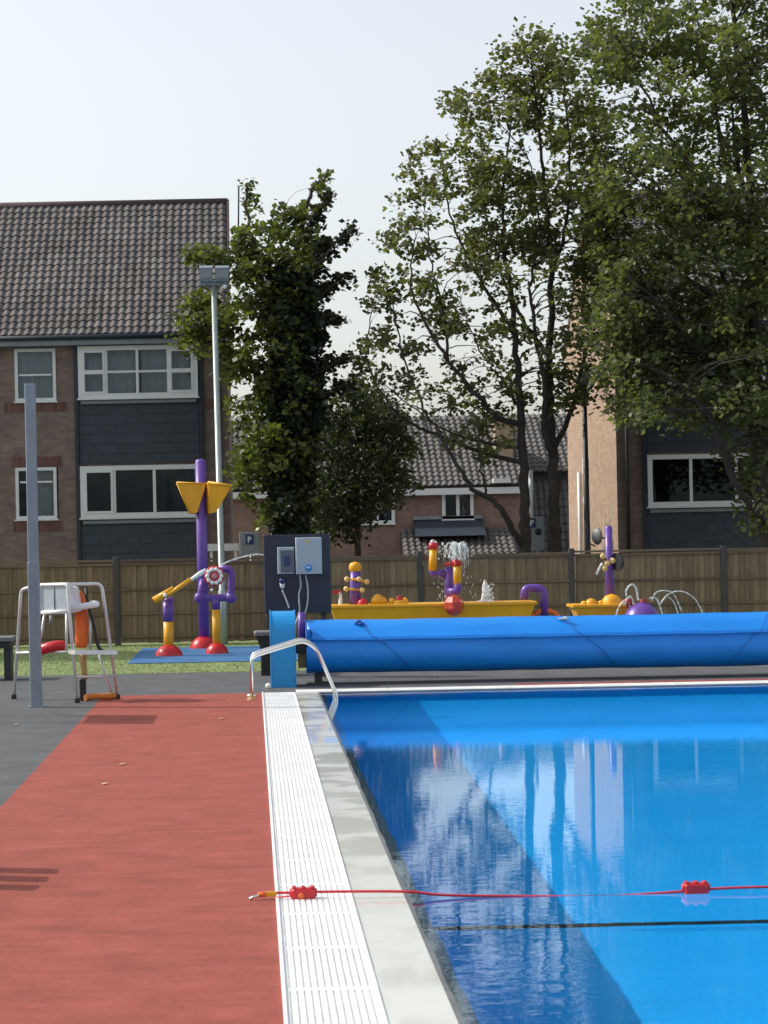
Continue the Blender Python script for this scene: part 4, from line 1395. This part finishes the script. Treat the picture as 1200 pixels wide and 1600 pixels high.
# ------------------------------------------------------------------ benches at the edge of the lawn
bn = thing('bench_table', 'navy bench with pale grey top cut by the left photo edge', 'bench', (at(2, 1060, 33).x, 33, 0))
tz = at(0, 994, 33).z
xr = at(24, 994, 33).x
MB().box((xr - 1.8, 32.6, tz - .06), (xr, 33.2, tz), .01).build('top', BENCH_TOP, bn)
MB().box((xr - 1.7, 32.65, tz - .16), (xr - .04, 33.1, tz - .062)).build('apron', BENCH, bn)
for xx in (xr - .14, xr - 1.6):
    MB().box((xx, 32.7, 0), (xx + .1, 33.05, tz - .162)).build('leg', BENCH, bn)
bi = thing('litter_bin', 'black pedestal bin just left of the blue reel housing', 'bin', (at(412, 1055, 32.6).x, 32.6, 0))
q = at(412, 986, 32.6)
MB().box((q.x - .14, 32.4, q.z - .06), (q.x + .4, 32.9, q.z), .015).build('lid', BENCH_TOP, bi)
MB().prism([(q.x - .11, 32.45, q.z - .06), (q.x + .35, 32.45, q.z - .06), (q.x + .2, 32.45, q.z - .25), (q.x - .05, 32.45, q.z - .25)], (0, .4, 0)).build('hopper', BLACKP, bi)
MB().box((q.x - .05, 32.5, 0), (q.x + .18, 32.8, q.z - .25), .01).build('pedestal', BLACKP, bi)

# ------------------------------------------------------------------ navy control board behind the reel
D0 = 32.0
cb = thing('control_board', 'navy control board carrying grey electrical boxes and hanging cables', 'control panel', (at(464, 1000, D0).x, D0, 0))
a, b = at(411, 836, D0), at(518, 957, D0)
MB().box((a.x, D0, b.z), (b.x, D0 + .06, a.z), .012).build('panel', NAVY_BOARD, cb)
for px in (430, 505):
    x = at(px, 940, D0).x
    MB().box((x - .04, D0 + .062, 0), (x + .04, D0 + .14, a.z - .1)).build('leg', POST_DARK, cb)
a, b = at(461, 840, D0), at(503, 896, D0)
cabn = MB().box((a.x, D0 - .16, b.z), (b.x, D0 - .001, a.z), .012).build('cabinet', GREY_BOX, cb)
q = at(481, 846, D0 - .16)
MB().add([q + Vector((-.03, -.166 + .16, .018)), q + Vector((.03, -.006, .018)), q + Vector((0, -.006, -.03))], [(0, 1, 2)]).build('warning_mark', YSTICK, cabn)
q = at(482, 887, D0 - .16)
MB().lathe(q + Vector((0, -.002, 0)), [(0, 0), (.05, 0), (.05, .006), (0, .006)], 16, 'Y').build('round_sticker', BSTICK, cabn)
MB().box(q + Vector((-.025, -.014, -.006)), q + Vector((.025, -.010, .008))).build('sticker_mark', SIGN_WHITE, cabn)
a, b = at(433, 855, D0), at(460, 896, D0)
cx = MB().box((a.x, D0 - .1, b.z), (b.x, D0 - .001, a.z), .01).build('control_box', GREY_BOX, cb)
a, b = at(438, 860, D0), at(459, 894, D0)
MB().box((a.x, D0 - .112, b.z), (b.x, D0 - .102, a.z)).build('box_window', pm('tinted_window', (.10, .12, .15), .2, .1), cx)
a, b = at(443, 869, D0), at(453, 884, D0)
MB().box((a.x, D0 - .118, b.z), (b.x, D0 - .113, a.z)).build('display', pm('display_blue', (.02, .04, .14), .3), cx)
q = at(441, 908, D0)
so = MB().lathe(q + Vector((0, 0, 0)), [(0, .1), (.04, .1), (.055, .0), (0, 0)], 14, 'Y').build('socket', SIGN_BLUE, cb)
MB().lathe(q + Vector((0, -.06, -.03)), [(0, .06), (.03, .05), (.04, 0), (.03, -.06), (0, -.08)], 12).build('plug', WHITEP, so)
for path in ([(441, 922), (447, 936), (452, 950)], [(468, 896), (470, 915), (467, 930), (468, 955), (462, 975), (461, 990)], [(477, 896), (481, 920), (480, 945), (474, 965), (468, 985)]):
    MB().tube(smoothpath([at(x, y, D0 - .08 - .2 * max(0, (y - 900) / 100)) for x, y in path], 6), .013, 8).build('cable', CABLE, cb)
# ------------------------------------------------------------------ pool cover reel
RY = 30.55
re_ = thing('pool_cover_reel', 'large bright blue rolled pool cover on its reel across the far end', 'cover reel', (.68, RY, 0))
prof = [(-.345, .605), (-.325, .585), (-.315, .545), (-.345, .50), (-.358, .43), (-.34, .34), (-.29, .25), (-.20, .175), (-.08, .145), (.05, .145), (.2, .19), (.31, .30), (.36, .45), (.35, .60), (.27, .75), (.15, .83), (.04, .855), (-.08, .83), (-.2, .745), (-.30, .645)]
nx = 130
XL, XR = .68, 11.3
vs, fs = [], []
P_ = len(prof)
ph = [random.uniform(0, 6.28) for _ in range(12)]
for i in range(nx + 1):
    t = i / nx
    x = XL + (XR - XL) * t
    for k, (y, z) in enumerate(prof):
        r = 1 + .010 * math.sin(x * 2.1 + k * .7 + ph[0]) + .006 * math.sin(x * 5.3 - k * 1.3 + ph[1]) + .004 * math.sin(x * 11 + k * 2.2 + ph[2])
        xx = x
        if i == 0:
            xx = XL + {0: .13, 19: .12, 18: .08, 17: .04, 1: .10, 2: .05}.get(k, .02)
        cz = .5
        sag = -.012 * math.sin(math.pi * min(1, t * 1.0))
        vs.append((xx, RY + y * r, cz + (z - cz) * r + sag))
for i in range(nx):
    for k in range(P_):
        k2 = (k + 1) % P_
        fs.append((i * P_ + k, i * P_ + k2, (i + 1) * P_ + k2, (i + 1) * P_ + k))
m = MB(); m.add(vs, fs, True)
m.add([vs[k] for k in range(P_)], [tuple(range(P_ - 1, -1, -1))])
m.add([vs[nx * P_ + k] for k in range(P_)], [tuple(range(P_))])
cov = m.build('rolled_cover', BLUE_COVER, re_)
# hem along the front lip of the drape
MB().tube([(XL + .14 + .3 * i, RY - .352 + random.uniform(-.003, .003), .603 + .004 * math.sin(i * 1.7) - .012 * math.sin(math.pi * i / 36)) for i in range(36)], .012, 6).build('hem', BLUE_COVER, cov)
MB().tube([(.40, RY, .5), (XL + .05, RY, .5)], .05, 12).build('axle', STEEL, re_)
qm = at(471, 957, RY)
dm = MB(); dm.tube([(qm.x, RY, .56), (qm.x, RY, qm.z)], .05, 12); dm.build('drive_motor', PURPLE, re_)
dm = MB(); dm.box((qm.x - .09, RY - .11, .42), (qm.x + .07, RY + .11, .58), .02); dm.build('bearing_block', BLACKP, re_)
dm = MB(); dm.box((qm.x - .06, RY - .07, .22), (qm.x + .05, RY + .07, .419), .01); dm.build('bearing_stand', TANWOOD, re_)
# blue gearbox housing with arched top
gx0, gx1 = at(424, 1015, 29.9).x, at(461, 1015, 29.9).x
ar = [(-.30, 0), (.30, 0)] + [(.30 * math.cos(a_), .70 + .30 * math.sin(a_)) for a_ in [math.pi * i / 14 for i in range(15)]]
m = MB(); m.prism([(gx0, 30.2 + y, z) for y, z in ar], (gx1 - gx0, 0, 0))
hz = m.build('gear_housing', BLUE_BOX, re_)
MB().prism([(gx0 - .012, 30.2 + y * 1.03, .005 + z * 1.012) for y, z in ar], (.011, 0, 0)).build('housing_rim', BLUE_BOX, hz)
MB().prism([(gx1 + .001, 30.2 + y * 1.03, .005 + z * 1.012) for y, z in ar], (.011, 0, 0)).build('housing_rim', BLUE_BOX, hz)
MB().sphere((gx0 - .05, 29.75, .035), .04, 10, 8).build('caster', WHITEP, re_)
for x in (.86, 10.9):
    mm_ = MB(); mm_.box((x - .05, RY - .1, 0), (x + .05, RY + .1, .16)); mm_.box((x - .16, RY - .18, 0), (x + .16, RY + .18, .02)); mm_.build('stand', POST_DARK, re_)


def strap(px0, py0, px1, name, knot=True):
    x0, x1 = at(px0, 975, RY - .25).x, at(px1, 1048, RY - .3).x
    pts = [(-.08, .845), (-.2, .757), (-.31, .655), (-.36, .605), (-.335, .55), (-.368, .49), (-.375, .42), (-.355, .33), (-.30, .24), (-.21, .165)]
    n_ = len(pts)
    m = MB(); m.tube([(x0 + (x1 - x0) * i / (n_ - 1), RY + y * 1.02, z) for i, (y, z) in enumerate(pts)], .0042, 6)
    s = m.build('strap', BLUE_STRAP, re_)
    if knot:
        k = MB()
        for j in range(5):
            k.sphere((x0 + random.uniform(-.06, .08), RY - .14 + random.uniform(-.04, .03), .815 + random.uniform(-.02, .02)), random.uniform(.018, .03), 8, 6, 1.6, 1, .8)
        k.build('knot', BLUE_STRAP if knot == 1 else GREY_BOX, s)


strap(561, 978, 645, 's', 1)
strap(880, 978, 965, 's', 2)
strap(1205, 978, 1140, 's', 1)

# ------------------------------------------------------------------ pool grab rails
for k, dd in enumerate((27.75, 28.45)):
    rr = thing('grab_rail', ('nearer' if k == 0 else 'farther') + ' bent steel grab rail of the pool ladder at the reel end', 'grab rail', (-.06, dd, 0), 'pool grab rails')
    pts = bent([Vector((-.04, dd, 0)), at(393, 1024, 28.1), at(474, 999, 28.1), at(494, 1012, 28.1), at(526, 1086, 28.1), at(520, 1112, 28.1), at(511, 1135, 28.1)], .09)
    pts = [Vector((p.x, dd, p.z)) for p in pts]
    MB().tube(pts, .021, 12).build('rail', STEEL, rr)
    MB().lathe((-.04, dd, 0), [(.055, 0), (.055, .02), (.03, .03), (0, .03)], 14).build('flange', TANWOOD if k == 0 else STEEL, rr)
for z in (-.35, -.62):
    pass

# ------------------------------------------------------------------ lane rope with floats
ro = thing('lane_rope', 'thin red lane rope with a buckle stretched across the near pool', 'rope', (0, 12.55, 0))
pts = [(0.0, 12.5, .03), (.10, 12.5, .035), (.2, 12.5, .034), (.34, 12.5, .036), (.8, 12.5, .028), (1.0, 12.5, .006), (1.35, 12.5, -.008), (1.9, 12.5, -.02), (2.3, 12.5, -.004), (2.6, 12.5, .012), (3.2, 12.5, .012), (4.5, 12.5, .004), (7, 12.5, .004), (10.78, 12.5, .03)]
MB().tube(smoothpath(pts, 5), .0075, 8).build('cord', ROPE, ro)
MB().tube([(.10, 12.475, .014), (.3, 12.48, .03)], .005, 6).build('loose_end', ROPE, ro)
bk_ = MB(); bk_.obox((.07, 12.5, .03), (.028, 0, .0), (0, .012, 0), (0, 0, .012)); bk_.build('toggle', YELLOW, ro)
MB().lathe((.02, 12.5, .028), [(0, -.03), (.014, -.02), (.014, .02), (0, .03)], 8, 'X').build('red_bead', ORANGE, ro)
hk = MB(); hk.tube(smoothpath([(-.045, 12.48, .006), (-.03, 12.48, .018), (-.01, 12.49, .022), (.005, 12.5, .026)], 5), .008, 8); hk.sphere((-.045, 12.48, .010), .010, 8, 6); hk.build('hook', STEEL, ro)


def float_(cx, z, label, nm):
    """ribbed lozenge float threaded on the rope, with a raised lug"""
    t = thing('lane_float', label, 'float', (cx, 12.5, z), 'red lane floats')
    m = MB()
    m.box((cx - .068, 12.466, z - .032), (cx + .068, 12.534, z + .026), .012)
    m.lathe((cx, 12.5, z), [(0, -.076), (.022, -.076), (.024, -.068), (.024, .068), (.022, .076), (0, .076)], 12, 'X')
    m.build('body', RED, t)
    for s in (-.05, 0, .05):
        MB().box((cx + s - .012, 12.475, z + .0262), (cx + s + .012, 12.525, z + .036), .004).build('rib', RED, t)
    return t


fl = float_(.245, .034, 'red plastic float resting on the white grating', 0)
MB().lathe((.235, 12.463, .02), [(0, 0), (.018, 0), (.016, .012), (0, .012)], 14, 'Y').build('hub_eye', ORANGE, fl)
float_(at(1087, 1387, 12.5).x, .018, 'red plastic float bobbing on the open blue water', 1)

# ------------------------------------------------------------------ play features on the left
S = 38.5


def dome(c, r, h, mat, parent, name='dome_base'):
    pr_ = [(r, 0), (r * .98, h * .15), (r * .85, h * .5), (r * .6, h * .8), (r * .3, h * .97), (0, h)]
    return MB().lathe(c, pr_, 20).build(name, mat, parent)


px_ = at(319, 1010, 40.8)
tf = thing('tipping_bucket_post', 'tall purple post with two yellow tipping buckets near the fence', 'water feature', (px_.x, 40.8, 0))
zt = at(318, 722, 40.8).z
MB().tube([(px_.x, 40.8, 0), (px_.x, 40.8, zt)], .098, 16).build('post', PURPLE, tf)
MB().lathe((px_.x, 40.8, zt), [(.098, 0), (.09, .03), (.05, .055), (0, .06)], 16).build('cap', PURPLE, tf)
dome((px_.x, 40.8, .012), .26, .22, RED, tf)
# left bucket: V-shaped trough seen end-on; right bucket turned
a, b, c, d = at(276, 754, 40.6), at(322, 756, 40.6), at(308, 801, 40.6), at(297, 803, 40.6)
bk1 = MB(); bk1.prism([a, b, c, d], (.05, .5, 0)); b1o = bk1.build('bucket', YELLOW, tf)
MB().tube([a, b], .018, 8).build('rim', YELLOW, b1o)
MB().tube([a, d], .014, 8).build('rim', YELLOW, b1o)
a, b, c, d = at(325, 754, 40.5), at(362, 759, 40.35), at(338, 800, 40.5), at(329, 802, 40.5)
bk2 = MB(); bk2.prism([a, b, c, d], (-.1, .45, 0)); b2o = bk2.build('bucket', YELLOW, tf)
MB().tube([a, b], .028, 8).build('rim', YELLOW, b2o)
# loop pipe
lp_ = thing('purple_loop_pipe', 'purple loop pipe on a yellow stem with a red and white wheel', 'water feature', (at(339, 1020, 38.8).x, 38.8, 0))
bx_ = at(339, 1020, 38.8)
dome((bx_.x, 38.8, .012), .20, .19, RED, lp_)
MB().tube([(bx_.x, 38.8, .1), (bx_.x, 38.8, at(338, 952, 38.8).z)], .072, 14).build('stem', YELLOW, lp_)
MB().tube([(bx_.x, 38.8, at(338, 952, 38.8).z), (bx_.x, 38.8, at(336, 932, 38.8).z)], .075, 14).build('neck', PURPLE, lp_)
MB().tube(bent([at(318, 905, 38.8), at(312, 934, 38.8), at(361, 934, 38.8), at(362, 890, 38.8), at(344, 888, 38.8)], .13, 8), .062, 12).build('loop', PURPLE, lp_)
for px in (312, 361):
    MB().sphere(at(px, 934, 38.8), .098, 14, 10).build('elbow', PURPLE, lp_)
wc = at(335, 900, 38.6)
wh = MB()
wh.lathe(wc, [(0, -.03), (.165, -.03), (.175, 0), (.165, .03), (0, .03)], 20, 'Y')
whl = wh.build('wheel', RED, lp_)
g_ = MB()
for k in range(10):
    a0 = 2 * math.pi * k / 10
    g_.sphere(wc + Vector((.118 * math.cos(a0), -.045, .118 * math.sin(a0))), .036, 8, 6, 1, .5, 1)
g_.lathe(wc + Vector((0, -.03, 0)), [(.09, 0), (.09, .015), (.14, .015), (.14, 0)], 20, 'Y')
g_.build('white_cog', WHITEP, whl)
MB().lathe(wc + Vector((0, -.03, 0)), [(0, .025), (.045, .02), (.055, 0)], 14, 'Y').build('hub', pm('pink_hub', (.6, .25, .32), .4), whl)
MB().sphere(at(331, 922, 38.7), .026, 8, 6).build('tap', WHITEP, lp_)
# spray gun
gn = thing('spray_gun_stand', 'low yellow and purple stand with a tilted yellow water gun', 'water feature', (at(264, 1024, 38.4).x, 38.4, 0))
bx_ = at(264, 1024, 38.4)
dome((bx_.x, 38.4, .012), .235, .19, RED, gn)
MB().tube([(bx_.x, 38.4, .1), (bx_.x, 38.4, at(264, 971, 38.4).z)], .086, 14).build('stem', YELLOW, gn)
MB().tube([(bx_.x, 38.4, at(264, 971, 38.4).z), (bx_.x, 38.4, at(264, 940, 38.4).z)], .09, 14).build('collar', PURPLE, gn)
q = at(264, 938, 38.4)
MB().sphere(q, .09, 14, 10, 1, 1, .7).build('pivot', PURPLE, gn)
MB().tube([at(241, 939, 38.25), at(272, 920, 38.25)], [.07, .055], 12).build('gun_body', YELLOW, gn)
MB().tube([at(258, 933, 38.22), at(298, 905, 38.22)], .04, 10).build('barrel', YELLOW, gn)
MB().tube([at(298, 906, 38.22), at(312, 897, 38.22), at(322, 890, 38.22)], [.03, .045, .03], 10).build('nozzle', WHITEP, gn)
MB().sphere(at(258, 930, 38.16), .035, 8, 6).build('bolt', WHITEP, gn)
MB().tube(smoothpath([at(342, 884, 38.22), at(360, 876, 38.22), at(384, 869, 38.22), at(404, 866, 38.22), at(414, 868, 38.22)], 6), .014, 6).build('water_jet', SPRAY, gn)

# ------------------------------------------------------------------ play features behind the reel
D1 = 37.0


def tray(px0, px1, pyt, pyb, d, label):
    a, b = at(px0, pyt, d), at(px1, pyb, d)
    t = thing('yellow_water_tray', label, 'water tray', ((a.x + b.x) / 2, d, 0), 'raised yellow water trays')
    z1, z0 = a.z, b.z - .06
    m = MB()
    m.add([(a.x, d, z1), (b.x, d, z1), (b.x - .12, d + .06, z0), (a.x + .12, d + .06, z0), (a.x, d + .7, z1), (b.x, d + .7, z1), (b.x - .12, d + .64, z0), (a.x + .12, d + .64, z0)],
          [(0, 1, 2, 3), (1, 5, 6, 2), (5, 4, 7, 6), (4, 0, 3, 7), (3, 2, 6, 7)])
    m.build('trough', YELLOW, t)
    MB().box((a.x - .02, d - .03, z1 - .045), (b.x + .02, d + .73, z1), .012).build('rim', YELLOW, t)
    for f in (.15, .5, .85):
        x = a.x + (b.x - a.x) * f
        MB().box((x - .05, d + .3, 0), (x + .05, d + .4, z0)).build('leg', PURPLE, t)
    return t, z1


t1, zT = tray(516, 838, 946, 968, D1, 'long raised yellow water tray behind the left half of the cover')
t2, zT2 = tray(896, 992, 945, 964, D1 + .4, 'short raised yellow water tray right of the purple pipe hook')
DD = D1 + .35
# pump post with cranks
pp = thing('pump_post', 'purple pump post with yellow cap and cream crank knobs on the tray', 'water feature', at(554, 946, DD))
b_, t_ = at(556, 946, DD), at(553, 893, DD)
MB().tube([(b_.x, DD, zT), (b_.x, DD, t_.z)], [.105, .085], 14).build('post', PURPLE, pp)
MB().lathe((b_.x, DD, t_.z), [(.075, 0), (.1, .03), (.105, .09), (.08, .14), (0, .165)], 14).build('cap', YELLOW, pp)
CREAM = pm('cream_plastic', (.72, .5, .2), .4)
for px, py in ((542, 905), (541, 920), (561, 905), (573, 909), (566, 922)):
    MB().sphere(at(px, py, DD - .1), .045, 10, 8).build('knob', CREAM, pp)
MB().tube([at(542, 905, DD - .1), at(561, 906, DD - .1), at(574, 909, DD - .1)], .02, 8).build('crank', YELLOW, pp)
MB().tube([at(541, 920, DD - .08), at(566, 922, DD - .08)], .02, 8).build('crank', YELLOW, pp)
MB().lathe((at(566, 944, DD).x, DD - .15, zT), [(.09, 0), (.085, .05), (.05, .09), (0, .1)], 14).build('red_knob', RED, pp)
MB().tube(smoothpath([at(532, 948, DD), at(532, 930, DD), at(529, 926, DD)], 4), [.03, .035, .035, .03, .03, .03, .025, .02, .02][:9], 8).build('water_jet', SPRAY, pp)
MB().box(at(520, 923, DD), at(533, 927, DD) + Vector((0, .06, 0))).build('red_handle', RED, pp)
lumps = [(590, 9, .10), (585, 6, .07), (598, 7, .07), (612, 5, .06), (632, 5, .06)]
fg = thing('yellow_figures', 'cluster of small yellow moulded shapes on the long tray', 'toy', at(592, 946, DD))
for px, hpx, r in lumps:
    q = at(px, 946, DD)
    MB().sphere((q.x, DD - .1, zT + r * .55), r, 12, 8, 1, 1, 1.1).build('lump', YELLOW, fg)
rc = thing('red_spout', 'small upright red spout near the middle of the long tray', 'spout', at(623, 946, DD))
q = at(623, 946, DD)
MB().tube([(q.x, DD - .1, zT), (q.x, DD - .1, at(623, 931, DD).z)], [.05, .045], 12).build('pipe', RED, rc)
MB().lathe((q.x, DD - .1, zT), [(.12, 0), (.1, .03), (.06, .06), (0, .07)], 14).build('collar', YELLOW, rc)
# faceted red ball with the pipe tower
rb = thing('faceted_red_ball', 'red faceted ball under the purple and yellow water pipes', 'water feature', at(709, 946, DD - .3))
q = at(709, 946, DD - .5)
bl_ = MB(); bl_.sphere(q, .175, 7, 5)
bl_.s = [False] * len(bl_.s)
bl_.build('ball', pm('red_facets', (.55, .05, .03), .18, .35, 9, coat=.6), rb)
tw_ = thing('pipe_tower', 'purple pipe tower with two yellow red-topped spouts spraying water', 'water feature', at(703, 946, DD))
MB().tube([(at(702, 940, DD).x, DD, zT), (at(702, 940, DD).x, DD, at(702, 886, DD).z)], .075, 12).build('riser', PURPLE, tw_)
MB().tube(bent([at(702, 897, DD), at(676, 896, DD), at(676, 888, DD)], .06), .062, 12).build('elbow', PURPLE, tw_)
MB().tube([at(676, 892, DD), at(677, 858, DD)], .066, 12).build('spout', YELLOW, tw_)
MB().tube([at(677, 858, DD), at(677, 848, DD)], .078, 12).build('spout_cap', RED, tw_)
MB().sphere(at(677, 847, DD), .06, 10, 8, 1, 1, .7).build('foam', SPRAY, tw_)
MB().tube(bent([at(700, 925, DD - .15), at(716, 924, DD - .2), at(715, 910, DD - .2)], .06), .065, 12).build('elbow', PURPLE, tw_)
MB().tube([at(715, 913, DD - .2), at(714, 884, DD - .2)], .066, 12).build('spout', YELLOW, tw_)
MB().tube([at(714, 884, DD - .2), at(713, 874, DD - .2)], .08, 12).build('spout_cap', RED, tw_)
MB().tube([at(694, 882, DD - .05), at(710, 881, DD - .05)], .03, 8).build('red_handle', RED, tw_)
jt = MB()
for k in range(26):
    a0 = random.uniform(-1, 1)
    top = random.uniform(848, 856)
    pth = [at(713 + a0 * 3, 874, DD - .2), at(713 + a0 * 9, top, DD - .2 + random.gauss(0, .06)), at(713 + a0 * 17, top + 4, DD - .2 + random.gauss(0, .1)), at(713 + a0 * 22, top + random.uniform(12, 40), DD - .2 + random.gauss(0, .12))]
    jt.tube(smoothpath(pth, 4), [.012] * 5 + [random.uniform(.008, .018)] * 5 + [.005, .004, .002], 5)
for k in range(140):
    px, py = random.gauss(713, 10), random.uniform(848, 876)
    jt.sphere(at(px, py, DD - .2 + random.gauss(0, .1)), random.uniform(.006, .020), 5, 4, 1, 1, 1.6)
for k in range(46):
    px, py = 725 + random.gauss(6, 9), random.uniform(858, 935)
    jt.sphere(at(px, py, DD - .2 + random.gauss(0, .1)), random.uniform(.004, .012), 5, 4, .6, .6, 2.2)
for k in range(30):
    px, py = random.gauss(689, 4), random.uniform(900, 940)
    jt.sphere(at(px, py, DD - .1), random.uniform(.004, .011), 5, 4, .6, .6, 2.2)
jt.build('water_spray', SPRAY, tw_)['kind'] = 'stuff'
fj = thing('bubbling_jet', 'short white bubbling water jet on the long yellow tray', 'water jet', at(760, 946, DD))
q = at(760, 946, DD)
jj = MB().tube([(q.x, DD, zT), (q.x, DD, zT + .12), (q.x - .01, DD, zT + .26), (q.x - .02, DD, zT + .36)], [.10, .075, .055, .015], 10)
for k in range(30):
    jj.sphere((q.x + random.gauss(.03, .05), DD + random.gauss(0, .05), zT + random.uniform(.02, .3)), random.uniform(.008, .022), 6, 4)
jj.build('column', SPRAY, fj)
MB().lathe((q.x, DD, zT), [(.17, 0), (.16, .012), (.1, .03), (0, .035)], 16).build('splash_ring', SPRAY, fj)
hk_ = thing('purple_pipe_hook', 'purple hooked pipe arching over the end of the long tray', 'water feature', at(850, 958, DD))
MB().tube(bent([at(850, 962, DD), at(850, 919, DD), at(820, 919, DD), at(819, 936, DD)], .12, 8), .068, 12).build('pipe', PURPLE, hk_)
oa = thing('orange_hoop', 'orange ring shape peeping over the cover below the purple hook', 'water feature', at(852, 970, DD))
pts_ = [at(852 + 24 * math.cos(a_), 974 - 20 * math.sin(a_), DD) for a_ in [math.pi * i / 10 for i in range(11)]]
MB().tube(pts_, .045, 10).build('arch', ORANGE, oa)
MB().sphere(at(831, 965, DD - .1), .07, 10, 8).build('orange_bud', ORANGE, oa)
for px, r in ((923, .10), (912, .06), (955, .17), (938, .06)):
    q = at(px, 945, DD + .4)
    ob_ = MB().lathe((q.x, DD + .35, zT2), [(r, 0), (r * .95, r * .35), (r * .65, r * .75), (0, r * .95)], 16)
    tag(ob_.build('yellow_mound', YELLOW), {923: 'pointed yellow mound left of the purple wheel post on the short tray', 912: 'smallest yellow mound at left end of the short tray', 955: 'largest yellow mound at foot of the purple wheel post', 938: 'low yellow mound between two bigger ones on the short tray'}[px], 'mound', 'yellow mounds on the short tray')
pw = thing('purple_wheel_post', 'slim purple post with black wheel and cream knobs on the right', 'water feature', at(952, 945, DD + .5))
q, t_ = at(953, 945, DD + .5), at(951, 826, DD + .5)
MB().tube([(q.x, DD + .5, zT2), (q.x, DD + .5, t_.z)], [.075, .062], 12).build('post', PURPLE, pw)
MB().lathe((q.x, DD + .5, t_.z), [(.062, 0), (.05, .04), (0, .06)], 12).build('cap', PURPLE, pw)
wq = at(963, 878, DD + .4)
MB().tube([wq + Vector((.0, 0, 0)), wq + Vector((.035, .02, 0))], .15, 16).build('wheel', BLACKP, pw)
for px, py in ((942, 869), (957, 876), (945, 888), (949, 880)):
    MB().sphere(at(px, py, DD + .3), .048, 10, 8).build('knob', CREAM, pw)
MB().tube([at(942, 869, DD + .33), at(950, 880, DD + .33), at(958, 877, DD + .33)], .025, 8).build('crank', pm('brown_crank', (.18, .07, .02), .5), pw)
MB().tube(smoothpath([at(941, 880, DD + .3), at(936, 888, DD + .3), at(932, 898, DD + .3)], 4), .02, 6).build('water_jet', SPRAY, pw)
pd = thing('purple_dome_sprinkler', 'purple dome sprinkler with red cups and arching water jets', 'water feature', at(1003, 968, DD - .3))
q = at(1003, 968, DD - .3)
MB().sphere((q.x, DD - .3, q.z - .12), .33, 20, 14, 1, 1, 1.22).build('dome', PURPLE, pd)
for px in (983, 1007):
    r_ = at(px, 940, DD - .3)
    MB().lathe((r_.x, DD - .25, r_.z - .06), [(.03, -.05), (.05, 0), (.085, .1), (.07, .1), (0, .03)], 12).build('cup', pm('dark_red_cup', (.3, .03, .03), .4), pd)
for arc, rr_ in (([(985, 950), (978, 925), (987, 913), (994, 920), (997, 938)], .016), ([(975, 945), (984, 932), (991, 945)], .018), ([(1018, 940), (1026, 925), (1050, 926), (1065, 955)], .010), ([(1030, 945), (1045, 928), (1065, 924), (1085, 935), (1098, 958)], .011),
                 ([(1015, 935), (1025, 935), (1032, 950), (1036, 965)], .016), ([(1040, 930), (1052, 940), (1060, 960)], .008), ([(975, 938), (966, 950), (962, 965)], .012)):
    MB().tube(smoothpath([at(x, y, DD - .3) for x, y in arc], 6), rr_, 6).build('water_jet', SPRAY, pd)

# ------------------------------------------------------------------ off to the left: what casts the shadows on the red path
sn = thing('slatted_screen', 'low screen of three upright boards on the grey deck', 'screen', (-2.21, 13.6, 0))
for k in range(3):
    MB().box((-2.23, 13.22 + k * .33, .0), (-2.19, 13.43 + k * .33, .86 + .03 * k), .004).build('board', POST_DARK, sn)
MB().box((-2.27, 13.2, .1), (-2.232, 14.1, .18)).build('rail', POST_DARK, sn)
nbd = thing('notice_board', 'plain navy board on two posts on the grey deck', 'board', (-3.1, 25.6, 0))
MB().box((-3.12, 25.0, 1.15), (-3.08, 26.2, 1.85), .006).build('panel', NAVY_BOARD, nbd)
for yy in (25.1, 26.1):
    MB().tube([(-3.15, yy, 0), (-3.15, yy, 1.85)], .03, 8).build('post', GALV, nbd)
# pale leaf litter on the path
LEAFLIT = pm('dry_leaf', (.6, .45, .3), .8)
for px, py, lb in ((191, 1195, 'larger pale dry leaf on the red path'), (163, 1226, 'small pale dry leaf nearer on the red path'), (345, 1124, 'tiny pale dry leaf far along the red path'), (25, 1133, 'tiny pale dry leaf on the grey deck')):
    v = (py - 838) + ROLL * (px - 393)
    d = F * EYE / v
    q = at(px, py, d)
    m = MB(); m.add([(q.x - .03, d, .008), (q.x, d - .05, .012), (q.x + .035, d, .02), (q.x, d + .05, .01)], [(0, 1, 2), (0, 2, 3)])
    tag(m.build('dry_leaf', LEAFLIT), lb, 'leaf', 'dry leaves on the deck')
